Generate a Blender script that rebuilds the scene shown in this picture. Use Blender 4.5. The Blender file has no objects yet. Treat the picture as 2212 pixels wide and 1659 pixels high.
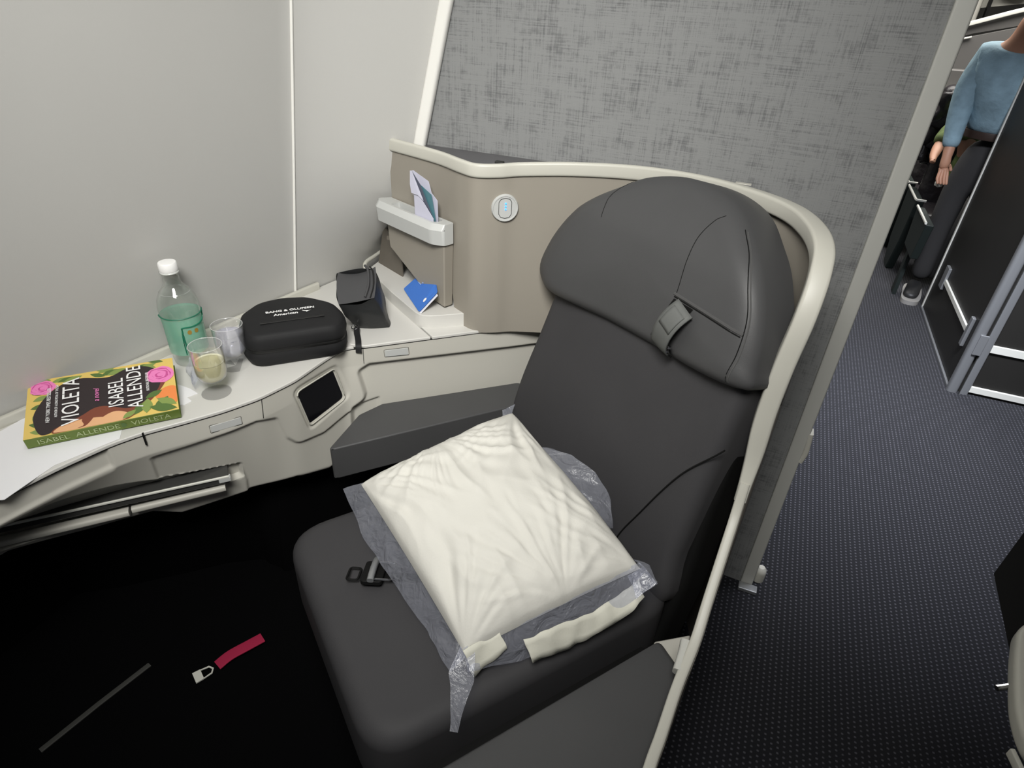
import bpy, bmesh, math, random
from mathutils import Vector, Matrix, noise
import numpy as np
random.seed(7)
SC = bpy.context.scene
COL = SC.collection

# ------------------------------------------------------------------ camera, world, lights, exposure
cam_d = bpy.data.cameras.new('camera')
cam = bpy.data.objects.new('camera', cam_d); COL.objects.link(cam)
RX = Vector((0.92182413, 0.3848841, 0.04587491))      # camera right
DN = Vector((0.24605199, -0.48960714, -0.83650658))   # camera down
FW = Vector((-0.2994974, 0.78239957, -0.54603317))    # view direction
m = Matrix((( RX.x, -DN.x, -FW.x, 0), (RX.y, -DN.y, -FW.y, 0), (RX.z, -DN.z, -FW.z, 0), (0, 0, 0, 1)))
cam.matrix_world = Matrix.Translation((0, 0, 1.4)) @ m
cam_d.sensor_fit = 'HORIZONTAL'; cam_d.sensor_width = 36.0
cam_d.lens = 1345.0 / 2212.0 * 36.0
cam_d.clip_start = 0.02; cam_d.clip_end = 60
SC.camera = cam

w = bpy.data.worlds.new('world'); SC.world = w; w.use_nodes = True
w.node_tree.nodes['Background'].inputs[0].default_value = (0.85, 0.9, 1.0, 1)
w.node_tree.nodes['Background'].inputs[1].default_value = 0.06

def area(name, loc, target, sx, sy, power, color=(1, 1, 1), spread=180):
    d = bpy.data.lights.new(name, 'AREA'); d.shape = 'RECTANGLE'; d.size = sx; d.size_y = sy
    d.energy = power; d.color = color; d.spread = math.radians(spread)
    o = bpy.data.objects.new(name, d); COL.objects.link(o); o.location = loc
    o.rotation_euler = (Vector(target) - Vector(loc)).to_track_quat('-Z', 'Y').to_euler()
    return o
area('sidewall_wash_light', (-0.60, 0.62, 2.05), (-0.74, 0.75, 0.6), 0.16, 1.5, 5.2, (1.0, 0.99, 0.95), 170)
area('front_key_light', (-0.15, -0.10, 2.12), (-0.68, 1.20, 0.90), 0.6, 0.6, 13.5, (1.0, 0.985, 0.94), 84)  # unseen key light added in front to brighten seat and console
area('door_area_light', (0.62, 1.72, 2.12), (0.64, 2.75, 0), 0.6, 0.4, 30, (0.88, 0.91, 1.0), 85)
area('aft_cabin_light', (0.75, 4.6, 2.15), (0.85, 4.6, 0), 0.9, 2.6, 60, (1.0, 0.97, 0.92), 160)

SC.view_settings.view_transform = 'Standard'; SC.view_settings.look = 'None'
SC.view_settings.exposure = 0.0; SC.view_settings.gamma = 1.0
SC.view_settings.use_curve_mapping = False
SC.cycles.max_bounces = 8; SC.cycles.transparent_max_bounces = 16
SC.cycles.caustics_reflective = False; SC.cycles.caustics_refractive = False

# ------------------------------------------------------------------ materials
def mat(name, col, rough=0.5, metal=0.0, spec=0.5, bump=None, var=None, coat=0.0, sheen=0.0, emit=None):
    m = bpy.data.materials.new(name); m.use_nodes = True
    nt = m.node_tree; b = nt.nodes['Principled BSDF']
    b.inputs['Base Color'].default_value = (*col, 1); b.inputs['Roughness'].default_value = rough
    b.inputs['Metallic'].default_value = metal; b.inputs['Specular IOR Level'].default_value = spec
    b.inputs['Coat Weight'].default_value = coat; b.inputs['Sheen Weight'].default_value = sheen
    if emit: b.inputs['Emission Color'].default_value = (*emit[:3], 1); b.inputs['Emission Strength'].default_value = emit[3]
    tc = nt.nodes.new('ShaderNodeTexCoord')
    if var:   # (scale, amount)
        n = nt.nodes.new('ShaderNodeTexNoise'); n.inputs['Scale'].default_value = var[0]; n.inputs['Detail'].default_value = 4
        nt.links.new(tc.outputs['Object'], n.inputs['Vector'])
        r = nt.nodes.new('ShaderNodeValToRGB')
        a = var[1]
        r.color_ramp.elements[0].color = (*[c * (1 - a) for c in col], 1); r.color_ramp.elements[0].position = .3
        r.color_ramp.elements[1].color = (*[min(1, c * (1 + a)) for c in col], 1); r.color_ramp.elements[1].position = .7
        nt.links.new(n.outputs['Fac'], r.inputs['Fac']); nt.links.new(r.outputs['Color'], b.inputs['Base Color'])
    if bump:  # (scale, strength, distance)
        n = nt.nodes.new('ShaderNodeTexNoise'); n.inputs['Scale'].default_value = bump[0]; n.inputs['Detail'].default_value = 5
        nt.links.new(tc.outputs['Object'], n.inputs['Vector'])
        bp = nt.nodes.new('ShaderNodeBump'); bp.inputs['Strength'].default_value = bump[1]; bp.inputs['Distance'].default_value = bump[2]
        nt.links.new(n.outputs['Fac'], bp.inputs['Height']); nt.links.new(bp.outputs['Normal'], b.inputs['Normal'])
    return m

def fabric_wall_mat():
    m = mat('woven_grey_wallcovering', (.2, .2, .2), .62, spec=.4)
    nt = m.node_tree; b = nt.nodes['Principled BSDF']; tc = nt.nodes.new('ShaderNodeTexCoord')
    outs = []
    for sc, det, s in (((8, 8, 330), 5, 1.3), ((300, 8, 8), 5, 1.3), ((1.1, 1.1, 1.1), 8, 2.2), ((9, 9, 9), 8, 3.0)):
        mp = nt.nodes.new('ShaderNodeMapping'); mp.inputs['Scale'].default_value = sc
        nt.links.new(tc.outputs['Object'], mp.inputs['Vector'])
        n = nt.nodes.new('ShaderNodeTexNoise'); n.inputs['Scale'].default_value = s; n.inputs['Detail'].default_value = det
        n.inputs['Roughness'].default_value = .7
        nt.links.new(mp.outputs['Vector'], n.inputs['Vector']); outs.append(n.outputs['Fac'])
    def mth(op, a, b_):
        q = nt.nodes.new('ShaderNodeMath'); q.operation = op
        for i, v in enumerate((a, b_)):
            if isinstance(v, float): q.inputs[i].default_value = v
            else: nt.links.new(v, q.inputs[i])
        return q.outputs[0]
    weave = mth('MULTIPLY', outs[0], outs[1]); weave = mth('MULTIPLY', weave, 4.0)
    cl = mth('MULTIPLY', outs[3], 1.0)
    tot = mth('MULTIPLY', weave, cl); tot = mth('MULTIPLY', tot, 2.0)
    r = nt.nodes.new('ShaderNodeValToRGB'); nt.links.new(tot, r.inputs['Fac'])
    r.color_ramp.elements[0].position = .35; r.color_ramp.elements[0].color = (.105, .107, .112, 1)
    r.color_ramp.elements[1].position = 1.5 - .5; r.color_ramp.elements[1].color = (.26, .265, .265, 1)
    nt.links.new(r.outputs['Color'], b.inputs['Base Color'])
    bp = nt.nodes.new('ShaderNodeBump'); bp.inputs['Strength'].default_value = .25; bp.inputs['Distance'].default_value = .001
    nt.links.new(weave, bp.inputs['Height']); nt.links.new(bp.outputs['Normal'], b.inputs['Normal'])
    return m

def carpet_mat():
    m = mat('dark_blue_dotted_carpet', (.02, .02, .03), .9, spec=.15, sheen=.15)
    nt = m.node_tree; b = nt.nodes['Principled BSDF']; tc = nt.nodes.new('ShaderNodeTexCoord')
    sp = nt.nodes.new('ShaderNodeSeparateXYZ'); nt.links.new(tc.outputs['Object'], sp.inputs[0])
    def mth(op, a, b_=0.0):
        q = nt.nodes.new('ShaderNodeMath'); q.operation = op
        for i, v in enumerate((a, b_)):
            if isinstance(v, (int, float)): q.inputs[i].default_value = v
            else: nt.links.new(v, q.inputs[i])
        return q.outputs[0]
    px, py = 2 * math.pi / .0135, 2 * math.pi / .0125
    a = mth('SINE', mth('MULTIPLY', sp.outputs['X'], px))
    c0 = mth('FLOOR', mth('DIVIDE', mth('MULTIPLY', sp.outputs['X'], px), 2 * math.pi))
    c = mth('SINE', mth('ADD', mth('MULTIPLY', sp.outputs['Y'], py), mth('MULTIPLY', c0, 2.2)))
    d = mth('MULTIPLY', mth('MAXIMUM', a, 0), mth('MAXIMUM', c, 0))
    n = nt.nodes.new('ShaderNodeTexNoise'); n.inputs['Scale'].default_value = 160; n.inputs['Detail'].default_value = 3
    nt.links.new(tc.outputs['Object'], n.inputs['Vector'])
    d = mth('MULTIPLY', d, mth('MULTIPLY', n.outputs['Fac'], 1.7))
    r = nt.nodes.new('ShaderNodeValToRGB'); nt.links.new(d, r.inputs['Fac'])
    r.color_ramp.elements[0].position = .12; r.color_ramp.elements[0].color = (.014, .0145, .018, 1)
    r.color_ramp.elements[1].position = .6; r.color_ramp.elements[1].color = (.085, .085, .10, 1)
    nt.links.new(r.outputs['Color'], b.inputs['Base Color'])
    bp = nt.nodes.new('ShaderNodeBump'); bp.inputs['Strength'].default_value = .5; bp.inputs['Distance'].default_value = .002
    nt.links.new(d, bp.inputs['Height']); nt.links.new(bp.outputs['Normal'], b.inputs['Normal'])
    return m

def thin_clear(name, tint=(1, 1, 1), refl=.08, body=0.0, bodycol=(1, 1, 1), rough=.03, edge=True, top=.85):
    """thin plastic: transparent + fresnel reflection + a little body colour"""
    m = bpy.data.materials.new(name); m.use_nodes = True; nt = m.node_tree; nt.nodes.clear()
    out = nt.nodes.new('ShaderNodeOutputMaterial')
    tr = nt.nodes.new('ShaderNodeBsdfTransparent'); tr.inputs[0].default_value = (*tint, 1)
    gl = nt.nodes.new('ShaderNodeBsdfGlossy'); gl.inputs['Roughness'].default_value = rough
    lw = nt.nodes.new('ShaderNodeLayerWeight'); lw.inputs['Blend'].default_value = .35
    mx = nt.nodes.new('ShaderNodeMixShader')
    mr = nt.nodes.new('ShaderNodeMapRange'); mr.inputs['To Min'].default_value = refl; mr.inputs['To Max'].default_value = top
    nt.links.new(lw.outputs['Facing'], mr.inputs['Value'])
    if edge:
        pw = nt.nodes.new('ShaderNodeMath'); pw.operation = 'POWER'; pw.inputs[1].default_value = 2.2
        nt.links.new(lw.outputs['Facing'], pw.inputs[0]); nt.links.new(pw.outputs[0], mr.inputs['Value'])
    nt.links.new(mr.outputs['Result'], mx.inputs['Fac'])
    nt.links.new(tr.outputs[0], mx.inputs[1]); nt.links.new(gl.outputs[0], mx.inputs[2])
    last = mx
    if body > 0:
        df = nt.nodes.new('ShaderNodeBsdfDiffuse'); df.inputs[0].default_value = (*bodycol, 1)
        m2 = nt.nodes.new('ShaderNodeMixShader'); m2.inputs['Fac'].default_value = body
        nt.links.new(mx.outputs[0], m2.inputs[1]); nt.links.new(df.outputs[0], m2.inputs[2]); last = m2
    nt.links.new(last.outputs[0], out.inputs['Surface'])
    return m

def bag_mat():
    m = thin_clear('clear_polythene', (.93, .94, 1), .05, .16, (.75, .78, .9), .22)
    nt = m.node_tree; tc = nt.nodes.new('ShaderNodeTexCoord')
    n = nt.nodes.new('ShaderNodeTexNoise'); n.inputs['Scale'].default_value = 28; n.inputs['Detail'].default_value = 5; n.inputs['Distortion'].default_value = 1.2
    nt.links.new(tc.outputs['Object'], n.inputs['Vector'])
    bp = nt.nodes.new('ShaderNodeBump'); bp.inputs['Strength'].default_value = 1; bp.inputs['Distance'].default_value = .01
    nt.links.new(n.outputs['Fac'], bp.inputs['Height'])
    for nd in nt.nodes:
        if nd.type in ('BSDF_GLOSSY', 'BSDF_DIFFUSE', 'LAYER_WEIGHT'): nt.links.new(bp.outputs['Normal'], nd.inputs['Normal'])
    return m

M = dict(
    sidewall=mat('off_white_sidewall_laminate', (.53, .525, .505), .5, spec=.35, bump=(420, .12, .0006), var=(1.5, .03)),
    ceiling=mat('white_ceiling_plastic', (.7, .7, .68), .6),
    seam=mat('white_seam_strip', (.85, .84, .80), .4),
    fabric=fabric_wall_mat(), carpet=carpet_mat(),
    trimgrey=mat('pale_grey_aluminium_trim', (.60, .60, .56), .45, .15, bump=(300, .1, .0005)),
    cream=mat('warm_white_console_plastic', (.57, .555, .50), .42, spec=.4, bump=(700, .1, .0004), var=(2, .02)),
    creamtop=mat('pale_worktop_laminate', (.62, .61, .58), .35, spec=.45, bump=(600, .06, .0003)),
    greyplastic=mat('light_grey_bracket_plastic', (.52, .53, .52), .35, spec=.5),
    taupe=mat('taupe_shell_laminate', (.30, .275, .235), .5, spec=.35, bump=(700, .12, .0004), var=(2, .03)),
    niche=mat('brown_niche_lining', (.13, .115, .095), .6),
    rim=mat('champagne_white_rim', (.56, .55, .49), .4, spec=.4),
    ledge=mat('charcoal_ledge_surface', (.105, .103, .108), .45, spec=.4, bump=(800, .1, .0003)),
    leather=mat('charcoal_leather', (.070, .070, .072), .48, spec=.35, bump=(520, .22, .0006), var=(6, .04)),
    leather_d=mat('charcoal_fabric_seat_cover', (.050, .049, .052), .62, spec=.25, bump=(900, .25, .0006), var=(5, .05)),
    piping=mat('grey_leather_piping', (.085, .085, .085), .4),
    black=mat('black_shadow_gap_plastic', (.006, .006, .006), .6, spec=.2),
    footwellshade=mat('near_black_footwell_shade', (.0025, .0025, .0028), .95, spec=.05),  # near black stands for the shade in the footwell and below the seat
    gap=mat('dark_gap', (.02, .02, .018), .7),
    screen=mat('black_glass_screen', (.004, .004, .006), .12, spec=.6),
    darktray=mat('dark_glossy_tray', (.05, .05, .048), .22, spec=.6),
    strap=mat('grey_webbing', (.125, .13, .125), .7, bump=(1500, .4, .0008)),
    chrome=mat('polished_steel', (.55, .55, .56), .2, 1.0),
    pillow=mat('cream_cotton_pillowcase', (.66, .648, .60), .85, spec=.15, bump=(260, .25, .0012)),
    hem=mat('off_white_cotton', (.70, .69, .60), .85, spec=.15, bump=(260, .25, .0012)),
    darkopen=mat('dark_grey_opening', (.085, .085, .09), .7),
    bag=bag_mat(),
    clear=thin_clear('clear_plastic_cup', (1, 1, 1), .12, .06, (.9, .9, .9)),
    pet=thin_clear('clear_bottle_plastic', (.97, .98, .97), .06, .05, (.8, .85, .8)),
    cap=mat('white_ribbed_cap', (.88, .88, .87), .4),
    case=mat('black_ballistic_fabric', (.012, .012, .013), .65, spec=.3, bump=(1200, .4, .0008)),
    casezip=mat('black_zip_tape', (.004, .004, .004), .5),
    pouch=mat('black_coated_fabric', (.020, .021, .022), .45, spec=.4, bump=(60, .3, .004)),
    pouchlit=mat('black_pouch_lit_top', (.055, .055, .058), .5, spec=.4, bump=(600, .2, .0006)),  # lighter black on top and zip, for light falling from above
    white=mat('white_print', (.85, .85, .85), .5),
    paper=mat('white_paper', (.82, .82, .84), .6),
    bookgreen=mat('olive_green_spine', (.13, .19, .03), .45), spinetxt=mat('pale_green_lettering', (.42, .50, .25), .5),
    pages=mat('book_page_edges', (.62, .57, .54), .8),
    byellow=mat('cover_yellow', (.72, .52, .14), .4), bdark=mat('cover_dark_plum', (.028, .020, .022), .35),
    bbrown=mat('cover_auburn', (.20, .055, .03), .4), bpeach=mat('cover_peach', (.75, .42, .22), .4), bpink=mat('cover_pink', (.80, .22, .50), .4),
    bpink2=mat('cover_deep_pink', (.55, .08, .28), .4), bgreen=mat('cover_leaf_green', (.09, .16, .04), .4), bgreen2=mat('cover_leaf_light', (.22, .30, .08), .4),
    borange=mat('cover_orange', (.80, .25, .07), .4),
    blue=mat('royal_blue_card', (.045, .17, .58), .4), bluetxt=mat('pale_blue_print', (.30, .45, .80), .5),
    lilac=mat('lilac_white_leaflet', (.60, .60, .72), .5), teal=mat('teal_leaflet_photo', (.08, .20, .24), .4), tealdark=mat('dark_leaflet_inside', (.10, .11, .15), .6),
    led=mat('blue_led', (.05, .3, .9), .4, emit=(.05, .35, 1.0, 1.6)),
    red=mat('crimson_strap', (.40, .012, .06), .8), buckle=mat('white_plastic_buckle', (.75, .75, .68), .5),
    closet=mat('dark_taupe_laminate', (.022, .021, .019), .5, spec=.25, var=(3, .05)),
    alum=mat('brushed_aluminium', (.35, .36, .37), .35, .6),
    alumlt=mat('white_aluminium_strip', (.72, .72, .66), .4),
    shirt=mat('light_blue_cotton', (.27, .40, .47), .85, var=(18, .15), bump=(30, .4, .01)), trousers=mat('dark_grey_trousers', (.030, .029, .029), .9),
    skin=mat('skin', (.48, .25, .16), .55), hair=mat('grey_hair', (.35, .32, .28), .8), belt=mat('brown_belt', (.035, .02, .014), .5),
    camo=mat('olive_camouflage_jacket', (.10, .14, .045), .85, var=(25, .5)), shoe=mat('dark_shoe', (.02, .02, .02), .5),
    blackleather=mat('black_creased_leather', (.025, .022, .024), .35, bump=(25, .6, .01)),
    shellgrey=mat('grey_seat_shell', (.13, .125, .12), .4, spec=.5),
    greenish=mat('dark_green_luggage', (.010, .016, .014), .6), sole=mat('pale_rubber_sole', (.30, .29, .27), .6),
    lampglow=mat('ceiling_lamp_diffuser', (.9, .9, .9), .5, emit=(1, .98, .94, 2.0)),
)

# liquids
def liquid(name, tint, body, bodycol, rough=.0):
    return thin_clear(name, tint, .05, body, bodycol, .05, top=.35)
M['water'] = liquid('still_water', (.93, .94, 1.0), .26, (.72, .72, .82))
M['wine'] = liquid('pale_yellow_wine', (.98, .96, .72), .50, (.92, .88, .55))
M['foam'] = mat('pale_wine_edge', (.80, .78, .55), .5)
M['label'] = thin_clear('green_translucent_label', (.78, .95, .87), .04, .38, (.30, .66, .50))
M['labeldark'] = mat('dark_green_print', (.01, .16, .09), .5)
M['gold'] = mat('gold_print', (.35, .22, .04), .5)

# ------------------------------------------------------------------ helpers
def finish(o, label=None, cat=None, group=None, kind=None):
    if label: o['label'] = label
    if cat: o['category'] = cat
    if group: o['group'] = group
    if kind: o['kind'] = kind
    return o
def thing(name, loc, label, cat, group=None):
    o = bpy.data.objects.new(name, None); COL.objects.link(o); o.location = loc
    o.empty_display_size = .05
    return finish(o, label, cat, group)
ROOT = {}
def link(name, me, parent=None):
    o = bpy.data.objects.new(name, me); COL.objects.link(o)
    if parent is not None:
        o.parent = parent
        if parent.parent is None: o.matrix_parent_inverse = Matrix.Translation(-parent.location)
    return o
def mesh(name, vs, fs, mt, parent=None, smooth=True, angle=40, bevel=0, seg=2, subs=0, fm=None, solid=0):
    me = bpy.data.meshes.new(name); me.from_pydata([tuple(v) for v in vs], [], fs); me.update()
    mts = mt if isinstance(mt, (list, tuple)) else [mt]
    for k in mts: me.materials.append(M[k] if isinstance(k, str) else k)
    if fm:
        for p, i in zip(me.polygons, fm): p.material_index = i
    bm = bmesh.new(); bm.from_mesh(me); bmesh.ops.recalc_face_normals(bm, faces=bm.faces); bm.to_mesh(me); bm.free()
    if smooth:
        me.shade_smooth()
        if not bevel and not subs: me.set_sharp_from_angle(angle=math.radians(angle))
    o = link(name, me, parent)
    if solid:
        s = o.modifiers.new('s', 'SOLIDIFY'); s.thickness = solid; s.offset = 0
    if bevel:
        b = o.modifiers.new('b', 'BEVEL'); b.width = bevel; b.segments = seg; b.limit_method = 'ANGLE'; b.angle_limit = math.radians(35); b.harden_normals = True
    if subs:
        s = o.modifiers.new('u', 'SUBSURF'); s.levels = subs; s.render_levels = subs
    return o
def merge(parts):
    vs, fs, fm = [], [], []
    for i, p in enumerate(parts):
        v, f = p[0], p[1]; k = len(vs); vs += list(v); fs += [[a + k for a in q] for q in f]; fm += [p[2] if len(p) > 2 else 0] * len(f)
    return vs, fs, fm
def g_box(x0, x1, y0, y1, z0, z1):
    v = [(x, y, z) for z in (z0, z1) for y in (y0, y1) for x in (x0, x1)]
    return v, [[0, 1, 3, 2], [4, 6, 7, 5], [0, 4, 5, 1], [2, 3, 7, 6], [0, 2, 6, 4], [1, 5, 7, 3]]
def g_prism(poly, z0, z1, basis=None):
    n = len(poly)
    z0f = z0 if callable(z0) else (lambda p: z0); z1f = z1 if callable(z1) else (lambda p: z1)
    v = [(p[0], p[1], z0f(p)) for p in poly] + [(p[0], p[1], z1f(p)) for p in poly]
    if basis: v = [basis(*q) for q in v]
    f = [list(range(n))[::-1], list(range(n, 2 * n))] + [[i, (i + 1) % n, n + (i + 1) % n, n + i] for i in range(n)]
    return v, f
def fillet(poly, r, seg=6, closed=True):
    out = []; n = len(poly)
    for i in range(n):
        p = Vector(poly[i][:2]); rr = r[i] if isinstance(r, (list, tuple)) else r
        if not closed and i in (0, n - 1) or rr <= 0: out.append(tuple(p)); continue
        a = Vector(poly[i - 1][:2]); b = Vector(poly[(i + 1) % n][:2])
        da = (a - p); db = (b - p); la, lb = da.length, db.length; da.normalize(); db.normalize()
        ang = da.angle(db)
        if ang > 3.10: out.append(tuple(p)); continue
        t = min(rr / math.tan(ang / 2), la * .48, lb * .48)
        s, e = p + da * t, p + db * t
        for k in range(seg + 1):
            u = k / seg; out.append(tuple((1 - u) ** 2 * s + 2 * u * (1 - u) * p + u * u * e))
    return out
def catmull(pts, n=8, closed=False):
    P = [Vector(p) for p in pts]; out = []; N = len(P)
    rng = range(N) if closed else range(N - 1)
    for i in rng:
        p0 = P[(i - 1) % N] if closed or i > 0 else P[0] * 2 - P[1]
        p1 = P[i]; p2 = P[(i + 1) % N]
        p3 = P[(i + 2) % N] if closed or i < N - 2 else P[-1] * 2 - P[-2]
        for k in range(n):
            t = k / n
            out.append(.5 * ((2 * p1) + (p2 - p0) * t + (2 * p0 - 5 * p1 + 4 * p2 - p3) * t * t + (3 * p1 - p0 - 3 * p2 + p3) * t ** 3))
    if not closed: out.append(P[-1])
    return out
def g_sweep(path, prof, up=Vector((0, 0, 1)), closed=False, caps=True, steep=False):
    """prof: (lateral, vertical) points, list or function of index-fraction"""
    P = [Vector(p) for p in path]; n = len(P); vs = []; lastlat = None
    for i, p in enumerate(P):
        a = P[i - 1] if (i or closed) else P[i]; b = P[(i + 1) % n] if (i < n - 1 or closed) else P[i]
        t = (b - a).normalized(); lat = t.cross(up)
        if lat.length < 1e-3 or (steep and lastlat is not None and abs(t.z) > .75): lat = lastlat or Vector((1, 0, 0))
        lat.normalize(); lastlat = lat; v = lat.cross(t).normalized()
        pr = prof(i / (n - 1)) if callable(prof) else prof
        vs += [p + lat * q[0] + v * q[1] for q in pr]
    k = len(pr); fs = []
    for i in range(n if closed else n - 1):
        j = (i + 1) % n
        for q in range(k): fs.append([i * k + q, i * k + (q + 1) % k, j * k + (q + 1) % k, j * k + q])
    if caps and not closed: fs += [list(range(k))[::-1], list(range((n - 1) * k, n * k))]
    return vs, fs
def circ(r, n=10, ry=None): return [(r * math.cos(2 * math.pi * i / n), (ry or r) * math.sin(2 * math.pi * i / n)) for i in range(n)]
def rrect(wd, ht, r, seg=3): return fillet([(-wd / 2, -ht / 2), (wd / 2, -ht / 2), (wd / 2, ht / 2), (-wd / 2, ht / 2)], r, seg)
def g_lathe(prof, c=(0, 0, 0), n=40):
    vs, fs = [], []
    for r, z in prof:
        for k in range(n):
            a = 2 * math.pi * k / n; vs.append((c[0] + r * math.cos(a), c[1] + r * math.sin(a), c[2] + z))
    for i in range(len(prof) - 1):
        for k in range(n): fs.append([i * n + k, i * n + (k + 1) % n, (i + 1) * n + (k + 1) % n, (i + 1) * n + k])
    return vs, fs
def g_grid(fn, nu, nv):
    vs = [fn(i / nu, j / nv) for i in range(nu + 1) for j in range(nv + 1)]
    fs = [[i * (nv + 1) + j, (i + 1) * (nv + 1) + j, (i + 1) * (nv + 1) + j + 1, i * (nv + 1) + j + 1] for i in range(nu) for j in range(nv)]
    return vs, fs
def sstep(a, b, x):
    t = max(0, min(1, (x - a) / (b - a))); return t * t * (3 - 2 * t)
def lerp_t(tab, x):
    if x <= tab[0][0]: return tab[0][1]
    for (a, va), (b, vb) in zip(tab, tab[1:]):
        if x <= b: return va + (vb - va) * (x - a) / (b - a)
    return tab[-1][1]
def sdf(poly, x, y):
    """signed distance, negative inside"""
    d = 1e9; ins = False; n = len(poly)
    for i in range(n):
        ax, ay = poly[i]; bx, by = poly[(i + 1) % n]
        ex, ey = bx - ax, by - ay; wx, wy = x - ax, y - ay
        L = ex * ex + ey * ey or 1e-12
        t = max(0, min(1, (wx * ex + wy * ey) / L)); dx, dy = wx - ex * t, wy - ey * t
        d = min(d, dx * dx + dy * dy)
        if (ay > y) != (by > y) and x < ex * (y - ay) / ey + ax: ins = not ins
    return -math.sqrt(d) if ins else math.sqrt(d)
def text(name, body, size, mt, parent, O, ux, uy, xs=1.0, ext=.0004, align='CENTER', off=.0006, shear=0, bold=0):
    """lettering lying in the plane O + x*ux + y*uy"""
    c = bpy.data.curves.new(name, 'FONT'); c.body = body; c.size = size; c.align_x = align; c.align_y = 'CENTER'
    c.extrude = ext; c.shear = shear; c.offset = bold; c.resolution_u = 3
    t = bpy.data.objects.new(name, c); COL.objects.link(t)
    bpy.context.view_layer.update()
    me = bpy.data.meshes.new_from_object(t.evaluated_get(bpy.context.evaluated_depsgraph_get()))
    bpy.data.objects.remove(t); bpy.data.curves.remove(c)
    X = Vector(ux).normalized(); Y = Vector(uy).normalized(); N = X.cross(Y)
    for v in me.vertices: v.co = Vector(O) + X * v.co.x * xs + Y * v.co.y + N * (v.co.z + off)
    me.materials.clear(); me.materials.append(M[mt]); me.name = name
    return link(name, me, parent)
def skin_mesh(name, pts, edges, mt, parent=None, root=0, subs=2):
    """pts: (x,y,z,r) or (x,y,z,rx,ry)"""
    me = bpy.data.meshes.new(name); me.from_pydata([p[:3] for p in pts], edges, []); me.update()
    o = link(name, me, parent); me.materials.append(M[mt])
    o.modifiers.new('sk', 'SKIN'); me.skin_vertices or None
    sv = me.skin_vertices[0].data
    for i, p in enumerate(pts): sv[i].radius = (p[3], p[4] if len(p) > 4 else p[3]); sv[i].use_root = (i == root)
    o.modifiers['sk'].use_smooth_shade = True
    s = o.modifiers.new('u', 'SUBSURF'); s.levels = subs; s.render_levels = subs
    bpy.context.view_layer.update()
    m2 = bpy.data.meshes.new_from_object(o.evaluated_get(bpy.context.evaluated_depsgraph_get()))
    o.modifiers.clear(); o.data = m2; m2.materials.clear(); m2.materials.append(M[mt]); m2.shade_smooth()
    return o
def chain(n, s=0): return [(s + i, s + i + 1) for i in range(n - 1)]

# ------------------------------------------------------------------ setting: floor, sidewall, bulkhead, ceiling
def struct(o): o['kind'] = 'structure'; return o
struct(mesh('floor', *g_box(-1.6, 3.2, -1.6, 9, -.03, 0), 'carpet', smooth=False))

def bulk_y(x): return 1.356 + .045 * (.206 - x)
def wallx(y, z):
    b = -1.096 - .17 * (1.2 - y) + .157 * (z - .664)
    if z > 1.35: b += .45 * (z - 1.35) ** 2 + .02 * (z - 1.35)
    if y > 1.19:
        t = min(1.15, (y - 1.19) / .22); b += (.19 + .10 * (z - 1.06)) * t ** 1.5 * sstep(.62, 1.02, z)
    return b
vs, fs = g_grid(lambda u, v: (wallx(-1.2 + 3.0 * (1 - (1 - u) ** 1.5), .35 + 1.85 * v), -1.2 + 3.0 * (1 - (1 - u) ** 1.5), .35 + 1.85 * v), 110, 46)
struct(mesh('wall_left', vs, fs, 'sidewall', angle=80))
# the lower wall goes on behind the console
struct(mesh('wall_left_lower', *g_box(-1.45, -1.40, -1.2, 1.75, 0, .6), 'footwellshade', smooth=False))  # lower wall coloured near black, as shade seen past the footwell
# bright seam strip
pth = [(wallx(1.2, z) + .002, 1.2, z) for z in [.6 + .05 * i for i in range(32)]]
struct(mesh('trim_1', *g_sweep(pth, rrect(.0065, .004, .0015), up=Vector((0, 1, 0))), 'seam'))
# bulkhead
def bulk_panel(x0, x1, z0, z1, th=.03):
    vs = []
    for z in (z0, z1):
        for (x, o) in ((x0, 0), (x1, 0), (x1, th), (x0, th)): vs.append((x, bulk_y(x) + o, z))
    return vs, [[0, 1, 2, 3], [4, 7, 6, 5], [0, 4, 5, 1], [1, 5, 6, 2], [2, 6, 7, 3], [3, 7, 4, 0]]
vs, fs, _ = merge([bulk_panel(-1.02, .206, 1.035, 2.2), bulk_panel(-.44, .206, .0, 1.035)])
struct(mesh('wall_back', vs, fs, 'fabric', smooth=False))
# curved white trim between sidewall and bulkhead
pth = [(wallx(1.405, z) + .012, 1.388, z) for z in [1.03 + .05 * i for i in range(24)]]
struct(mesh('trim_2', *g_sweep(pth, rrect(.030, .020, .008), up=Vector((0, 1, 0))), 'seam'))
# aisle end cap of the bulkhead
t3 = mesh('trim_3', *g_box(.204, .236, 1.345, 1.392, 0.006, 2.2), 'trimgrey', bevel=.004)
struct(t3)
vs, fs = g_sweep([(.236, 1.36, .455), (.2385, 1.36, .465), (.241, 1.36, .48), (.241, 1.36, .495), (.237, 1.36, .54)], rrect(.012, .03, .004), up=Vector((0, 1, 0)))
struct(mesh('trim_4', vs, fs, 'rim'))
fc = thing('floor_fitting', (.245, 1.40, 0), 'small pale round foot fitting at the base of the bulkhead post', 'foot')
mesh('foot_cap', *g_lathe([(0, .05), (.008, .049), (.014, .042), (.016, .03), (.016, .0), (0, 0)], (.250, 1.385, 0), 16), 'rim', fc)
mesh('foot_plate', *g_box(.20, .25, 1.32, 1.345, 0, .012), 'alum', fc, bevel=.002)
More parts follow.
